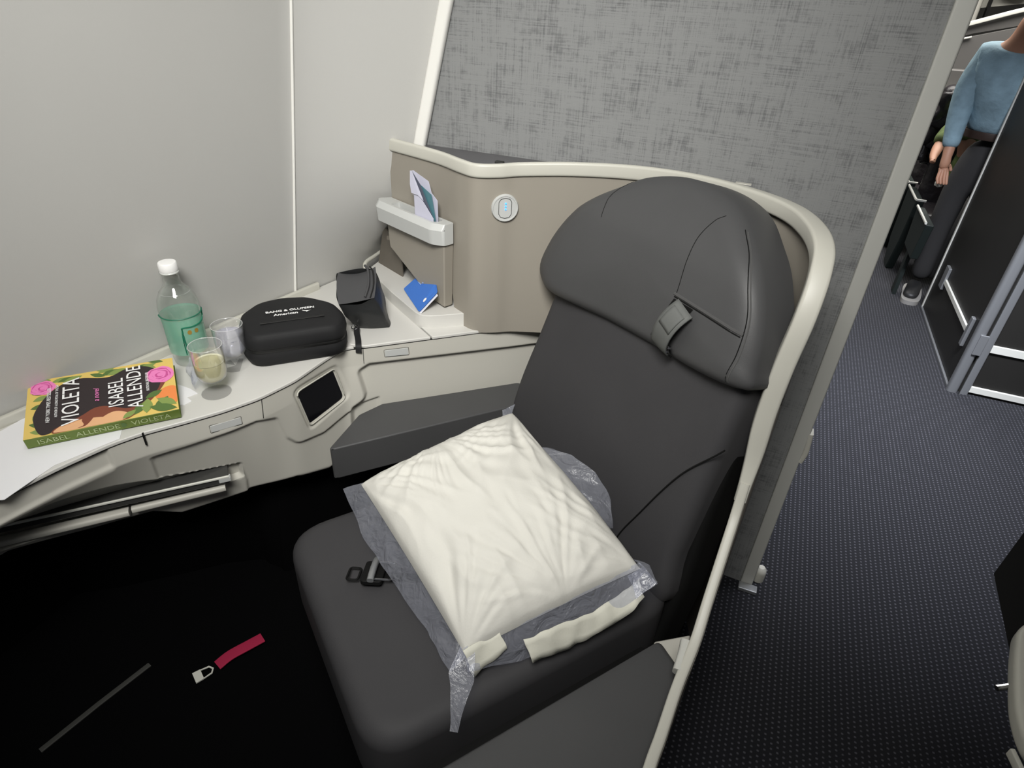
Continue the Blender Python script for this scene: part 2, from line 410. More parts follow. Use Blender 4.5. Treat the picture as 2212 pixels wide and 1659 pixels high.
# ceiling, bin over the seat, added unseen header that cuts the door light
struct(mesh('ceiling', *g_box(-1.6, 3.2, -1.6, 9, 2.22, 2.26), 'ceiling', smooth=False))
hdr = [(.18, 1.53), (.30, 1.56), (1.3, 1.60), (1.3, 2.22), (.18, 2.22)]
struct(mesh('light_cut_header', *g_prism(hdr, 1.31, 1.36, basis=lambda x, z, y: (x, y, z)), 'ceiling', smooth=False))
struct(mesh('wall_right', *g_box(2.6, 2.7, -1.6, 9, 0, 2.22), 'sidewall', smooth=False))
struct(mesh('wall_far', *g_box(-1.6, 3.2, 8.6, 8.7, 0, 2.22), 'sidewall', smooth=False))
struct(mesh('wall_left_far', *g_box(-1.35, -1.3, 1.8, 8.6, 0, 2.22), 'sidewall', smooth=False))

# ------------------------------------------------------------------ privacy shell with rim, ledge, reading lamp and pocket
SH = thing('privacy_shell', (-.4, 1.3, 0), 'curved taupe privacy shell wrapped around the business seat, with cream rim', 'seat shell')
rim_pts = [(-.885, 1.373, 1.058), (-.722, 1.315, 1.06), (-.635, 1.268, 1.061), (-.59, 1.252, 1.061), (-.545, 1.272, 1.062), (-.500, 1.302, 1.065), (-.392, 1.340, 1.072), (-.265, 1.348, 1.081),
           (-.145, 1.325, 1.087), (-.045, 1.275, 1.090), (.037, 1.212, 1.090), (.080, 1.150, 1.086), (.104, 1.08, 1.075), (.110, 1.035, 1.045), (.106, 1.00, .985), (.098, .99, .90), (.0945, .985, .80), (.097, .975, .71), (.0955, .945, .635)]
rp = catmull(rim_pts, 7)
rp = [p + Vector((0, 0, -.014)) for p in rp]
def rimprof(t):
    wd = .014 + .019 * sstep(.42, .66, t); ht = .030
    k = 1 - .35 * sstep(.90, 1.0, t); wd *= k; ht *= k
    return rrect(wd, ht, .006, 3)
mesh('rim', *g_sweep(rp, rimprof, steep=True), 'rim', SH, angle=50)
mesh('rim_joint', *g_box(.078, .114, .986, .9895, .812, .832), 'gap', SH)
mesh('rim_joint', *g_box(-.058, -.028, 1.288, 1.300, 1.0885, 1.0905), 'cream', SH, bevel=.001)
# lower armrest-height strip
low = catmull([(.0955, .955, .655), (.094, .925, .598), (.089, .868, .55), (.083, .80, .502), (.078, .737, .462), (.066, .66, .438), (.058, .58, .425), (.050, .50, .42), (.044, .3, .415), (.04, .1, .41)], 6)
mesh('side_strip', *g_sweep(low, rrect(.018, .016, .005, 3)), 'rim', SH, angle=50)
mesh('strip_end', *g_sweep([(.066, .74, .452), (.0665, .72, .448), (.064, .685, .441)], rrect(.022, .022, .008, 3)), 'trimgrey', SH)
# shell wall under the rim (inner skin), bottom height varies along the path
allp = rp + [Vector(p) for p in low[8:]]
def wall_bottom(i, p):
    if p.x < -.665: return .79 + (p.x + .885) * (-.09 / .30)
    if p.x < -.40 and i < 50: return .650
    return .02
vs, fs = [], []
NS = 14
for i, p in enumerate(allp):
    zb = wall_bottom(i, p); a = allp[max(0, i - 1)]; b = allp[min(len(allp) - 1, i + 1)]
    t = Vector((b.x - a.x, b.y - a.y, 0))
    t = t.normalized() if t.length > 1e-5 else Vector((0, -1, 0)); n = Vector((-t.y, t.x, 0))   # outward
    if i > 60: n = Vector((1, 0, 0))
    top = p.z - .008
    for side in (0, 1):
        for k in range(NS + 1): vs.append(p + n * (.000 + .010 * side) + Vector((0, 0, (top + (zb - top) * k / NS) - p.z)))
W_ = 2 * (NS + 1)
for i in range(len(allp) - 1):
    for side in (0, 1):
        for k in range(NS):
            a = i * W_ + side * (NS + 1) + k; b = a + W_
            fs.append([a, b, b + 1, a + 1])
    for k in (0, NS):
        a = i * W_ + k; fs.append([a, a + W_, a + W_ + NS + 1, a + NS + 1])
mesh('shell_panel', vs, fs, 'taupe', SH, angle=60)
# ledge behind the rim
lp = [(p.x, p.y) for p in rp[:46]]
lp += [(-.16, bulk_y(-.16) - .002), (-.9, bulk_y(-.9) - .002)]
mesh('ledge', *g_prism(lp, lambda p: 1.040 + .012 * sstep(-.9, -.2, p[0]), lambda p: 1.046 + .014 * sstep(-.9, -.2, p[0])), 'ledge', SH, smooth=False)
mesh('ledge_latch', *g_box(-.568, -.548, 1.300, 1.312, 1.05, 1.060), 'gap', SH, bevel=.002)
# niche behind the shelf opening
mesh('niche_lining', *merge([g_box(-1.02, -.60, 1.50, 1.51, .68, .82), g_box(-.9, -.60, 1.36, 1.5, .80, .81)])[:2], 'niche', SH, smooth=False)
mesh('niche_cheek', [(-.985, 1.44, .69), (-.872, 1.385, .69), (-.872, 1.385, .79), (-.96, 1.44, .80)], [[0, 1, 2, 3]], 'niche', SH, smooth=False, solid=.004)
# angled pocket body below the bracket
fdir = Vector((-.585 + .872, 1.245 - 1.366, 0)).normalized(); fn = Vector((fdir.y, -fdir.x, 0))    # along the face (to the right), out of the face
F0 = Vector((-.872, 1.366, 0))
def face(s, o, z): return F0 + fdir * s + fn * o + Vector((0, 0, z))
vs = [face(s, o, z) for (s, o, z) in ((-.01, .022, .86), (-.01, .018, .785), (.165, .022, .700), (.222, .022, .694), (.228, .026, .86), (-.01, -.01, .86), (-.01, -.01, .785), (.165, -.006, .700), (.222, -.006, .694), (.228, -.006, .86))]
mesh('pocket_body', vs, [[0, 1, 2, 3, 4], [9, 8, 7, 6, 5], [0, 5, 6, 1], [1, 6, 7, 2], [2, 7, 8, 3], [3, 8, 9, 4], [4, 9, 5, 0]], 'taupe', SH, bevel=.004, smooth=False)
# bracket ring around the leaflet pocket
out = fillet([(-.015, .000), (-.030, .040), (-.012, .050), (.205, .050), (.234, .034), (.234, 0)], [.003, .01, .012, .028, .01, .003], 5)
inn = fillet([(.03, .008), (.03, .034), (.195, .034), (.205, .026), (.205, .008)], .005, 3)
def ring(outl, inl, z0, z1, ins=0.0):
    bm = bmesh.new()
    def loop(pts, z, k=0.0):
        cx = sum(p[0] for p in pts) / len(pts); cy = sum(p[1] for p in pts) / len(pts)
        return [bm.verts.new(face(p[0], p[1] - (k if p[1] > .03 else 0), z)) for p in pts]
    a0, a1 = loop(outl, z0, .004), loop(outl, z1 - .014); a2 = loop(outl, z1, .010); b1, b0 = loop(inl, z1), loop(inl, z0)
    for l1, l2 in ((a0, a1), (a1, a2), (b1, b0)):
        for i in range(len(l1)): bm.faces.new([l1[i], l1[(i + 1) % len(l1)], l2[(i + 1) % len(l1)], l2[i]])
    for A, B in ((a2, b1), (a0, b0)):
        es = []
        for l in (A, B):
            for i in range(len(l)):
                e = bm.edges.get((l[i], l[(i + 1) % len(l)])) or bm.edges.new((l[i], l[(i + 1) % len(l)])); es.append(e)
        bmesh.ops.triangle_fill(bm, edges=es, use_beauty=True)
    bmesh.ops.recalc_face_normals(bm, faces=bm.faces)
    vs = [v.co.copy() for v in bm.verts]; bm.verts.index_update(); fs = [[v.index for v in f.verts] for f in bm.faces]; bm.free()
    return vs, fs
mesh('pocket_bracket', *ring(out, inn, .862, .912), 'greyplastic', SH, angle=25)
mesh('pocket_floor', [face(s, o, .862) for s, o in inn], [list(range(len(inn)))], 'niche', SH, smooth=False)
# reading lamp button on the taupe wall
LC = Vector((-.530, 1.2795, .967))
la = Vector((.84, .54, 0)).normalized(); ln = Vector((.54, -.84, 0)).normalized(); lz = Vector((0, 0, 1))
def onlamp(x, y, o): return LC + la * x + lz * y + ln * o
def disc(prof, n=36):
    vs, fs = [], []
    for r, o in prof:
        for k in range(n): a = 2 * math.pi * k / n; vs.append(onlamp(r * math.cos(a), r * math.sin(a), o))
    for i in range(len(prof) - 1):
        for k in range(n): fs.append([i * n + k, i * n + (k + 1) % n, (i + 1) * n + (k + 1) % n, (i + 1) * n + k])
    return vs, fs
lam = mesh('reading_light', *disc([(.031, -.012), (.031, .002), (.029, .005), (.027, .005), (.026, .004), (.0, .004)]), 'greyplastic', SH)
pl = [(.0145, -.012), (.0145, .014), (.010, .021), (0, .023), (-.010, .021), (-.0145, .014), (-.0145, -.012), (-.010, -.020), (0, -.022), (.010, -.020)]
pl = [tuple(p) for p in fillet(pl, .004, 2)]
n = len(pl)
mesh('light_outline', *g_sweep([onlamp(x, y, .0045) for x, y in pl], circ(.0006, 6), up=ln, closed=True), 'gap', lam)
for k in range(3):
    mesh('blue_indicator', *disc([(.0021, .004), (.0018, .0058), (0, .006)], 10), 'led', lam).data.transform(Matrix.Translation(la * .001 + lz * (.011 - .0065 * k)))

# ------------------------------------------------------------------ side console
CO = thing('side_console', (-.9, .9, 0), 'cream plastic side console along the cabin wall, with worktop and storage', 'console')
Pp = [(-.40, 1.43), (-.51, 1.323), (-.785, 1.068), (-.826, 1.035), (-.833, .967), (-.836, .874), (-.857, .788), (-.889, .722), (-.926, .664), (-.969, .602), (-.992, .553), (-1.015, .468), (-1.03, .384), (-1.06, .2), (-1.09, -.2)]
Bp = [(-.40, 1.43), (-.51, 1.323), (-.785, 1.055), (-.815, 1.01), (-.825, .95), (-.845, .86), (-.88, .80), (-.93, .735), (-.985, .665), (-1.04, .60), (-1.08, .55), (-1.14, .47), (-1.20, .39), (-1.26, .2), (-1.27, -.2)]
Sp = [0]
for a, b in zip(Pp, Pp[1:]): Sp.append(Sp[-1] + math.hypot(b[0] - a[0], b[1] - a[1]))
_ts = np.linspace(0, Sp[-1], 400)
def smooth_path(Q, sig=5):
    out = []
    for c in (0, 1):
        v = np.interp(_ts, Sp, [q[c] for q in Q]); k = np.exp(-.5 * (np.arange(-12, 13) / sig) ** 2); k /= k.sum()
        vp = np.concatenate([v[0] + (v[1] - v[0]) * np.arange(-12, 0), v, v[-1] + (v[-1] - v[-2]) * np.arange(1, 13)])
        out.append(np.convolve(vp, k, 'valid'))
    return out
PX, PY = smooth_path(Pp, 2.2); BX, BY = smooth_path(Bp, 4)
def cs(s, z, o=0.0):
    px, py = np.interp(s, _ts, PX), np.interp(s, _ts, PY)
    bx, by = np.interp(s, _ts, BX), np.interp(s, _ts, BY)
    k = max(0.0, (.60 - z) / .18)
    x, y = px + (bx - px) * k, py + (by - py) * k
    e = .004; tx = np.interp(s + e, _ts, PX) - np.interp(s - e, _ts, PX); ty = np.interp(s + e, _ts, PY) - np.interp(s - e, _ts, PY)
    L = math.hypot(tx, ty) or 1; nx, ny = -ty / L, tx / L        # towards the seat
    return Vector((x + nx * o, y + ny * o, z))
# check normal direction: the seat lies at +x / -y of the path
if (cs(.4, .6, .1) - cs(.4, .6, 0)).dot(Vector((.6, -.8, 0))) < 0:
    _cs = cs
    def cs(s, z, o=0.0): return _cs(s, z, -o)
# recess outlines in (s, z)
recR = fillet([(.02, .589), (.525, .602), (.556, .585), (.538, .506), (.575, .488), (.575, .30), (.02, .30)], [0, .012, .02, .02, .01, 0, 0], 4)
recL = fillet([(.50, .495), (.60, .478), (.67, .470), (.748, .486), (.773, .512), (.797, .583), (.845, .599), (1.047, .589), (1.031, .513), (.888, .486), (.88, .43), (.88, .25), (.50, .25)], [0, .03, .04, .04, .03, .02, .02, .006, .01, .01, 0, 0, 0], 4)
scrn = fillet([(.741, .616), (.620, .610), (.592, .524), (.708, .516)], .010, 4)
bez = fillet([(.757, .631), (.608, .620), (.572, .520), (.712, .500)], .020, 4)
slot = fillet([(.884, .488), (1.031, .515), (1.22, .580), (1.7, .60), (1.7, .44), (.925, .446), (.884, .446)], [.008, .002, .1, 0, 0, .004, .008], 3)
def off(s, z):
    o = 0.0
    o -= .016 * (1 - sstep(-.010, .0025, sdf(recR, s, z)))
    dl = sdf(recL, s, z)
    if z < .62 or s > .5: o -= .007 * (1 - sstep(-.006, .002, dl))
    db = sdf(bez, s, z)
    if abs(db) < .05 or db < 0: o -= .0035 * (1 - sstep(-.004, .004, db))
    dc = sdf(scrn, s, z)
    if dc < .004: o -= .003 * (1 - sstep(-.002, .003, dc))
    dt = sdf(slot, s, z)
    if dt < .01: o -= (.018 + .03 * sstep(1.0, 1.3, s)) * (1 - sstep(-.004, .002, dt))
    if s > 1.09 and z > .59: o -= .007 * sstep(1.106, 1.112, s) * sstep(.59, .61, z)
    # groove below the rail
    zr = .6035 if s < .56 or s > .83 else 99
    return o
def zbot(s): return lerp_t([(0, .38), (.5, .36), (.655, .345), (.75, .375), (.866, .385), (.988, .372), (1.037, .405), (1.13, .405), (1.267, .42), (1.7, .44)], s)
NU, NV = 620, 96
def fgrid(u, v):
    s = .01 + 1.55 * u; zb = zbot(s); z = zb + (.6445 - zb) * v
    e = 0
    if v < .06: e = -.02 * (1 - v / .06) ** 2
    return cs(s, z, off(s, z) + e)
mesh('fascia', *g_grid(fgrid, NU, NV), 'cream', CO, angle=55)
# underside of the fascia turning back to the wall
def under(u, v):
    s = .01 + 1.55 * u; return cs(s, zbot(s) + .0005, -.02 - .10 * v)
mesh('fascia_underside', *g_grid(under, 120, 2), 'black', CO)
def inner(u, v):
    s = .01 + 1.55 * u; return cs(s, zbot(s) * v, -.10)
mesh('footwell_side', *g_grid(inner, 120, 2), 'footwellshade', CO)
# hair-line seams on the rail and face
def line_on(pts, name, mt='gap', r=.0008, o=.0003, par=CO):
    q = []
    for (a, b) in zip(pts, pts[1:]):
        for k in range(8): t = k / 8; q.append((a[0] + (b[0] - a[0]) * t, a[1] + (b[1] - a[1]) * t))
    q.append(pts[-1])
    return mesh(name, *g_sweep([cs(s, z, off(s, z) + o) for s, z in q], circ(r, 5)), mt, par)
line_on([(.536, .645), (.537, .604)], 'seam_line'); line_on([(.826, .645), (.830, .600)], 'seam_line')
# worktop pieces
def along(s0, s1, n, o=0.0): return [tuple(cs(s0 + (s1 - s0) * k / n, .655, o)[:2]) for k in range(n + 1)]
def back(y): return wallx(y, .66) + .004
ys = [-.2 + .1 * k for k in range(14)]
front_main = along(1.56, .556, 60, .0035)
main = front_main + [(-.86, 1.075), (-.93, 1.16), (-1.075, 1.19)] + [(back(y), y) for y in [1.17 - .1 * k for k in range(14)]]
mesh('worktop', *g_prism(main, .6475, .6555), 'creamtop', CO, bevel=.0022)
lid = along(.530, .372, 10, .004) + [(-.852, 1.290), (-.90, 1.332), (back(1.33), 1.34), (back(1.19), 1.195), (-.928, 1.165), (-.857, 1.080), (-.822, 1.052)]
mesh('storage_lid', *g_prism(lid, .6475, .6558), 'creamtop', CO, bevel=.0024)
endp = along(.368, .02, 20, .004) + [(-.42, 1.46), (-.9, 1.55), (-1.03, 1.5), (-1.04, 1.345), (-.897, 1.337), (-.848, 1.293)]
mesh('worktop_end', *g_prism(endp, .6475, .6555), 'creamtop', CO, bevel=.002)
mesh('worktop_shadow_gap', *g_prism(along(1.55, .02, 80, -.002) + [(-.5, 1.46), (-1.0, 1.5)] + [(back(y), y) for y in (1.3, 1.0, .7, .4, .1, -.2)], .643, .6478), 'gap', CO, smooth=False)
# shadow notch of the front tray hinge under the book
mesh('hinge_slot', *g_sweep([cs(1.047, .655, .004), cs(1.047, .640, .004), cs(1.047, .628, .003)], rrect(.007, .003, .001), up=Vector((.7, .7, 0))), 'black', CO)
# wall-side lip of the worktop
lip = [(back(y) + .006, y, .664) for y in [-.2 + .07 * k for k in range(23)] if y < 1.30]
mesh('wall_lip', *g_sweep(lip, rrect(.012, .022, .004, 3)), 'rim', CO)
# raised shelf with tubular lip
sh = fillet([(-.596, 1.283), (-.709, 1.196), (-.849, 1.286), (-.985, 1.384), (-.998, 1.50), (-.60, 1.50)], [.002, .05, .01, .02, 0, 0], 7)
shf = mesh('raised_shelf', *g_prism(sh, .650, .690), 'creamtop', CO, bevel=.006, seg=3)
mesh('shelf_lip', *g_sweep(catmull([(-.955, 1.362, .660), (-.980, 1.368, .690), (-.998, 1.392, .703), (-1.003, 1.45, .704), (-1.005, 1.50, .705)], 5), circ(.0055, 10)), 'rim', shf)
# latch buttons
for pts in ([(.486, .633), (.429, .632), (.428, .613), (.485, .616)], [(.934, .6255), (.875, .6235), (.875, .607), (.934, .610)]):
    pf = fillet(pts, .002, 2)
    vs = [cs(s, z, off(s, z) - .001) for s, z in pf] + [cs(s, z, off(s, z) + .0016) for s, z in pf]; n = len(pf)
    mesh('latch_button', vs, [list(range(n)), list(range(n, 2 * n))] + [[i, (i + 1) % n, n + (i + 1) % n, n + i] for i in range(n)], 'greyplastic', CO, bevel=.0006)
    c = [cs(s, z, off(s, z) + .0004) for s, z in fillet([(pts[0][0] + .0015, pts[0][1] + .0015), (pts[1][0] - .0015, pts[1][1] + .0015), (pts[2][0] - .0015, pts[2][1] - .0015), (pts[3][0] + .0015, pts[3][1] - .0015)], .002, 2)]
    mesh('button_gap', *g_sweep(c, circ(.0005, 5), closed=True), 'gap', CO)
# control screen
vs = [cs(s, z, off(s, z) + .0012) for s, z in scrn]
mesh('control_screen', vs + [v - cs(.66, .56, .003) + cs(.66, .56, 0) for v in vs], [list(range(len(vs))), list(range(len(vs), 2 * len(vs)))[::-1]] + [[i, (i + 1) % len(vs), len(vs) + (i + 1) % len(vs), len(vs) + i] for i in range(len(vs))], 'screen', CO, smooth=False)
fr = fillet([(.745, .620), (.616, .613), (.587, .520), (.709, .511)], .013, 4)
mesh('screen_frame', *g_sweep([cs(s, z, off(s, z) + .0022) for s, z in fr], circ(.0017, 7), closed=True), 'rim', CO)
# tray stowed in its slot
def trayline(t, w):   # from right end to the left, w across
    a = Vector((-.912, .703, .497)).lerp(Vector((-1.19, .398, .50)), t)
    return a
A = Vector((-.905, .711, .493)); B = Vector((-1.22, .365, .503)); d = (B - A).normalized(); nrm = Vector((-d.y, d.x, 0)) * -1
if nrm.dot(Vector((.7, -.7, 0))) < 0: nrm = -nrm
TR = mesh('tray_table', [A + nrm * .010, B + nrm * .010, B + nrm * -.06, A - nrm * .06, A + nrm * .010 + Vector((0, 0, -.020)), B + nrm * .010 + Vector((0, 0, -.020)), B - nrm * .06 + Vector((0, 0, -.020)), A - nrm * .06 + Vector((0, 0, -.02))],
     [[0, 1, 2, 3], [4, 7, 6, 5], [0, 4, 5, 1], [1, 5, 6, 2], [2, 6, 7, 3], [3, 7, 4, 0]], 'darktray', CO, bevel=.003, smooth=False)
mesh('tray_edge', *g_sweep([A + nrm * .012 + Vector((0, 0, -.001)), B + nrm * .012 + Vector((0, 0, -.001))], rrect(.004, .0055, .0015)), 'alumlt', TR)
mesh('tray_clip', *g_box(-.012, .012, -.006, .006, -.006, .006), 'greyplastic', TR, bevel=.002).data.transform(Matrix.Translation(A.lerp(B, .02) + nrm * .008 + Vector((0, 0, -.008))) @ Matrix.Rotation(math.atan2(d.y, d.x), 4, 'Z'))
# lower lip below the tray
A2 = Vector((-.915, .703, .458)); B2 = Vector((-1.235, .365, .455))
mesh('lower_lip', *g_sweep([A2 + nrm * .004, A2.lerp(B2, .38) + nrm * .006], rrect(.016, .014, .005, 3)), 'cream', CO)
mesh('lower_lip', *g_sweep([A2.lerp(B2, .39) + nrm * .010, B2 + nrm * .012], rrect(.020, .014, .005, 3)), 'cream', CO)
# armrest pad
pad = fillet([(-.775, .872), (-.790, 1.02), (-.765, 1.085), (-.49, 1.335), (-.40, 1.30), (-.46, 1.225)], [.008, .02, .02, .02, .02, .02], 4)
mesh('armrest_pad', *g_prism(pad, .390, .481), 'leather', CO, bevel=.017, seg=5)

# ------------------------------------------------------------------ the seat
SE = thing('lie_flat_seat', (-.2, .9, 0), 'charcoal leather lie-flat business seat with rounded headrest, beside the side console', 'seat')
O = Vector((-.2, 1.0, 0)); Wv = Vector((.8, -.6, 0)); Fv = Vector((-.6, -.8, 0)); Zv = Vector((0, 0, 1))
def sl(w_, f_, z): return O + Wv * w_ + Fv * f_ + Zv * z
# cushion as a soft superellipse slab
def g_cushion(w0, w1, f0, f1, z0, z1, r=.07, er=.03, crown=.008, n=26, basis=sl, prof=None):
    vs, fs = [], []
    poly = fillet([(w0, f0), (w1, f0), (w1, f1), (w0, f1)], r, 8) if not prof else prof
    cx = sum(p[0] for p in poly) / len(poly); cy = sum(p[1] for p in poly) / len(poly); N = len(poly)
    rings = [(0, z0)]
    for k in range(7): a = math.pi / 2 * k / 6; rings.append((er * (1 - math.cos(a)), z1 - er + er * math.sin(a)))
    hw = (max(p[0] for p in poly) - min(p[0] for p in poly)) / 2; hf = (max(p[1] for p in poly) - min(p[1] for p in poly)) / 2
    for ins, z in rings:
        for p in poly: vs.append(basis(cx + (p[0] - cx) * (1 - ins / hw), cy + (p[1] - cy) * (1 - ins / hf), z))
    for j in range(1, 8):
        q = 1 - j / 8
        for p in poly: vs.append(basis(cx + (p[0] - cx) * (1 - er / hw) * q, cy + (p[1] - cy) * (1 - er / hf) * q, z1 + crown * (1 - q * q)))
    R = len(rings) + 7
    for i in range(R - 1):
        for k in range(N): fs.append([i * N + k, i * N + (k + 1) % N, (i + 1) * N + (k + 1) % N, (i + 1) * N + k])
    fs.append(list(range((R - 1) * N, R * N))); fs.append(list(range(N))[::-1])
    return vs, fs
mesh('seat_cushion', *g_cushion(-.275, .262, -.06, .585, .25, .398, .085, .035), 'leather_d', SE, angle=60)
mesh('seat_base', *g_prism([tuple((sl(a, b, 0))[:2]) for a, b in ((-.22, 0), (.22, 0), (.22, .5), (-.22, .5))], .0, .255), 'footwellshade', SE, smooth=False)
side = [(.025, .785), (.062, .750), (.071, .70), (.056, .58), (.044, .44), (.03, .25), (-.34, .25), (-.245, .418)]
side = fillet(side, [.01, .012, .02, 0, 0, .03, .03, .02], 4)
mesh('side_armrest', *g_cushion(0, 0, 0, 0, .29, .380, er=.015, crown=.003, basis=lambda x, y, z: Vector((x, y, z)), prof=side), 'leather', SE, angle=60)
mesh('side_cover', *g_prism([(.015, .80), (.078, .845), (.080, .76), (.06, .735), (.02, .765)], .30, .345), 'cream', SE, bevel=.004)
mesh('seat_frame', *g_prism([tuple((sl(a, b, 0))[:2]) for a, b in ((.23, .05), (.30, .0), (.30, .62), (.23, .62))], .0, .285), 'black', SE, smooth=False)
# backrest
rec = math.radians(15)
Uv = -Fv * math.sin(rec) + Zv * math.cos(rec); Nv = Fv * math.cos(rec) + Zv * math.sin(rec)
OB = Vector((-.2, 1.0, .40))
def bk(w_, u, n_=0): return OB + Wv * w_ + Uv * u + Nv * n_
def outline_cush(poly, z0, z1, er, bow=0.0, dome=.012, K=10, nb=bk, bowf=None):
    """soft cushion lying in the back plane; bow pushes the sides forward"""
    N = len(poly); cx = sum(p[0] for p in poly) / N; cy = sum(p[1] for p in poly) / N
    hw = (max(p[0] for p in poly) - min(p[0] for p in poly)) / 2; hf = (max(p[1] for p in poly) - min(p[1] for p in poly)) / 2
    vs, fs = [], []; rings = [(1, z0, 0)]
    for k in range(7): a = math.pi / 2 * k / 6; rings.append((1 - er * (1 - math.cos(a)) / min(hw, hf), z1 - er + er * math.sin(a), 0))
    q0 = rings[-1][0]
    for j in range(1, K): q = q0 * (1 - j / K); rings.append((q, z1, dome * (1 - (q / q0) ** 2)))
    for q, z, dm in rings:
        for p in poly:
            x, y = cx + (p[0] - cx) * q, cy + (p[1] - cy) * q
            b = bowf(x, y) if bowf else bow * ((x - cx) / hw) ** 2
            vs.append(nb(x, y, z + dm + b))
    R = len(rings)
    for i in range(R - 1):
        for k in range(N): fs.append([i * N + k, i * N + (k + 1) % N, (i + 1) * N + (k + 1) % N, (i + 1) * N + k])
    fs.append(list(range((R - 1) * N, R * N))); fs.append(list(range(N))[::-1])
    return vs, fs
bp = [tuple(p[:2]) for p in catmull([(-.365, .02, 0), (-.368, .15, 0), (-.350, .30, 0), (-.338, .42, 0), (-.335, .50, 0), (-.10, .56, 0), (.20, .54, 0), (.222, .47, 0), (.226, .38, 0), (.230, .25, 0), (.236, .10, 0), (.236, -.03, 0), (.0, -.06, 0), (-.34, -.04, 0)], 5, closed=True)]
mesh('backrest', *outline_cush(bp, -.09, -.004, .030, dome=.006), 'leather_d', SE, angle=70)
hp = [(-.300, .408), (-.352, .418), (-.380, .45), (-.371, .503), (-.348, .554), (-.312, .604), (-.268, .646), (-.223, .680), (-.18, .710), (-.113, .731), (-.05, .736), (.01, .730), (.065, .713), (.12, .678), (.163, .645), (.198, .60), (.222, .55), (.235, .50), (.235, .462), (.13, .442), (.02, .434), (-.12, .424)]
hp = [tuple(p[:2]) for p in catmull([(a, b, 0) for a, b in hp], 4, closed=True)]
hb = lambda x, y: .016 * sstep(.05, .25, abs(x + .06)) - .03 * sstep(.60, .75, y)
hv, hf_ = outline_cush(hp, -.085, .028, .034, dome=.012, bowf=hb)
mesh('back_gap_shade', *outline_cush([tuple(p) for p in fillet([(-.30, -.30), (.270, -.30), (.262, .02), (.240, .20), (.215, .44), (-.30, .44)], .04, 4)], -.115, -.05, .02), 'black', SE)  # added black slab for the shade between backrest and shell wall
HR = mesh('headrest', hv, hf_, 'leather', SE, angle=70)
from mathutils.bvhtree import BVHTree
HT = BVHTree.FromPolygons([Vector(v) for v in hv], hf_)
def hsurf(x, y, o=0.0):
    h = HT.ray_cast(bk(x, y, .3), -Nv)[0]
    return (h if h else bk(x, y, -.02)) + Nv * o
def seam_h(pts, name='stitched_seam', r=.0011, mt='black', o=-.002):
    q = catmull([(a, b, 0) for a, b in pts], 6)
    return mesh(name, *g_sweep([hsurf(p.x, p.y, o) for p in q], circ(r, 6), up=Nv), mt, HR)
seam_h([(-.200, .694), (-.213, .675), (-.218, .649), (-.209, .613)], r=.0010, o=-.0004)
seam_h([(.052, .700), (.039, .685), (.031, .654), (.036, .614), (.043, .57), (.045, .552)], r=.0010, o=-.0004)
seam_h([(.095, .690), (.138, .655), (.172, .61), (.195, .565), (.205, .51), (.203, .462)], r=.0010, o=-.0004)
seam_h([(.100, .688), (.143, .653), (.177, .608), (.200, .563), (.210, .51), (.208, .462)], 'seam_piping', r=.0016, mt='piping', o=-.0008)
seam_h([(.041, .551), (.127, .549), (.200, .545)], 'flap_edge', r=.0028, mt='piping', o=0)
seam_h([(.043, .546), (.127, .544), (.198, .540)], 'flap_gap', r=.0013, mt='black', o=0)
# backrest lower curved bolster seam
q = catmull([(.240, .345, 0), (.228, .325, 0), (.187, .261, 0), (.159, .196, 0), (.133, .119, 0), (.113, .06, 0), (.105, .02, 0)], 8)
mesh('bolster_seam', *g_sweep([bk(p.x, p.y, .0008) for p in q], circ(.0016, 6), up=Nv), 'black', SE)
# harness keeper on the headrest
def hk(x, y, o): return hsurf(x, y, o)
ax = Vector((.084, .540, 0)); bx = Vector((.050, .447, 0))
def strap_fn(u, v):
    p = ax.lerp(bx, u); d2 = (bx - ax).normalized(); n2 = Vector((-d2.y, d2.x, 0))
    q = p + n2 * (.047 * (v - .5)); lift = .004 + .016 * math.sin(math.pi * u) ** .8 + .004
    return hk(q.x, q.y, lift)
st = mesh('harness_strap', *g_grid(strap_fn, 14, 6), 'strap', HR, solid=.004, smooth=True)
def patch(u, v):
    p = strap_fn(.08 + .40 * u, .14 + .72 * v); return p + Nv * .0035
mesh('stitched_patch', *g_grid(patch, 6, 6), 'strap', st, solid=.0016)
mesh('chrome_stud', *g_lathe([(0, .004), (.004, .003), (.005, 0), (0, 0)], (0, 0, 0), 12), 'chrome', st).data.transform(Matrix.Translation(hk(.080, .462, .012)))
mesh('chrome_stud', *g_lathe([(0, .004), (.004, .003), (.005, 0), (0, 0)], (0, 0, 0), 12), 'chrome', st).data.transform(Matrix.Translation(hk(.074, .452, .012)))
mesh('strap_pocket', *g_grid(lambda u, v: hk(.045 + .05 * u - .03 * v, .543 - .085 * v, .0012), 5, 8), 'black', HR)

# seat belt buckle on the cushion
BB = thing('belt_buckle', (-.524, .665, .40), 'black and chrome seat belt buckle lying on the seat cushion left of the pillow', 'buckle')
R1 = Matrix.Translation((-.522, .668, .424)) @ Matrix.Rotation(math.radians(111), 4, 'Z') @ Matrix.Rotation(math.radians(10), 4, 'Y')
def place(o, Mx): o.data.transform(Mx); return o
place(mesh('buckle_body', *g_sweep([(-.032, 0, 0), (-.02, 0, .003), (.0, 0, .004), (.02, 0, .002), (.032, 0, -.002)], rrect(.013, .012, .005, 3)), 'alum', BB), R1)
place(mesh('buckle_base', *g_prism(rrect(.06, .042, .008, 4), -.014, -.004), 'black', BB, bevel=.002), R1)
place(mesh('buckle_frame', *g_sweep([(x, y, -.002) for x, y in rrect(.05, .046, .01, 4)], circ(.0022, 6), closed=True), 'chrome', BB), R1 @ Matrix.Translation((.0, -.018, 0)))
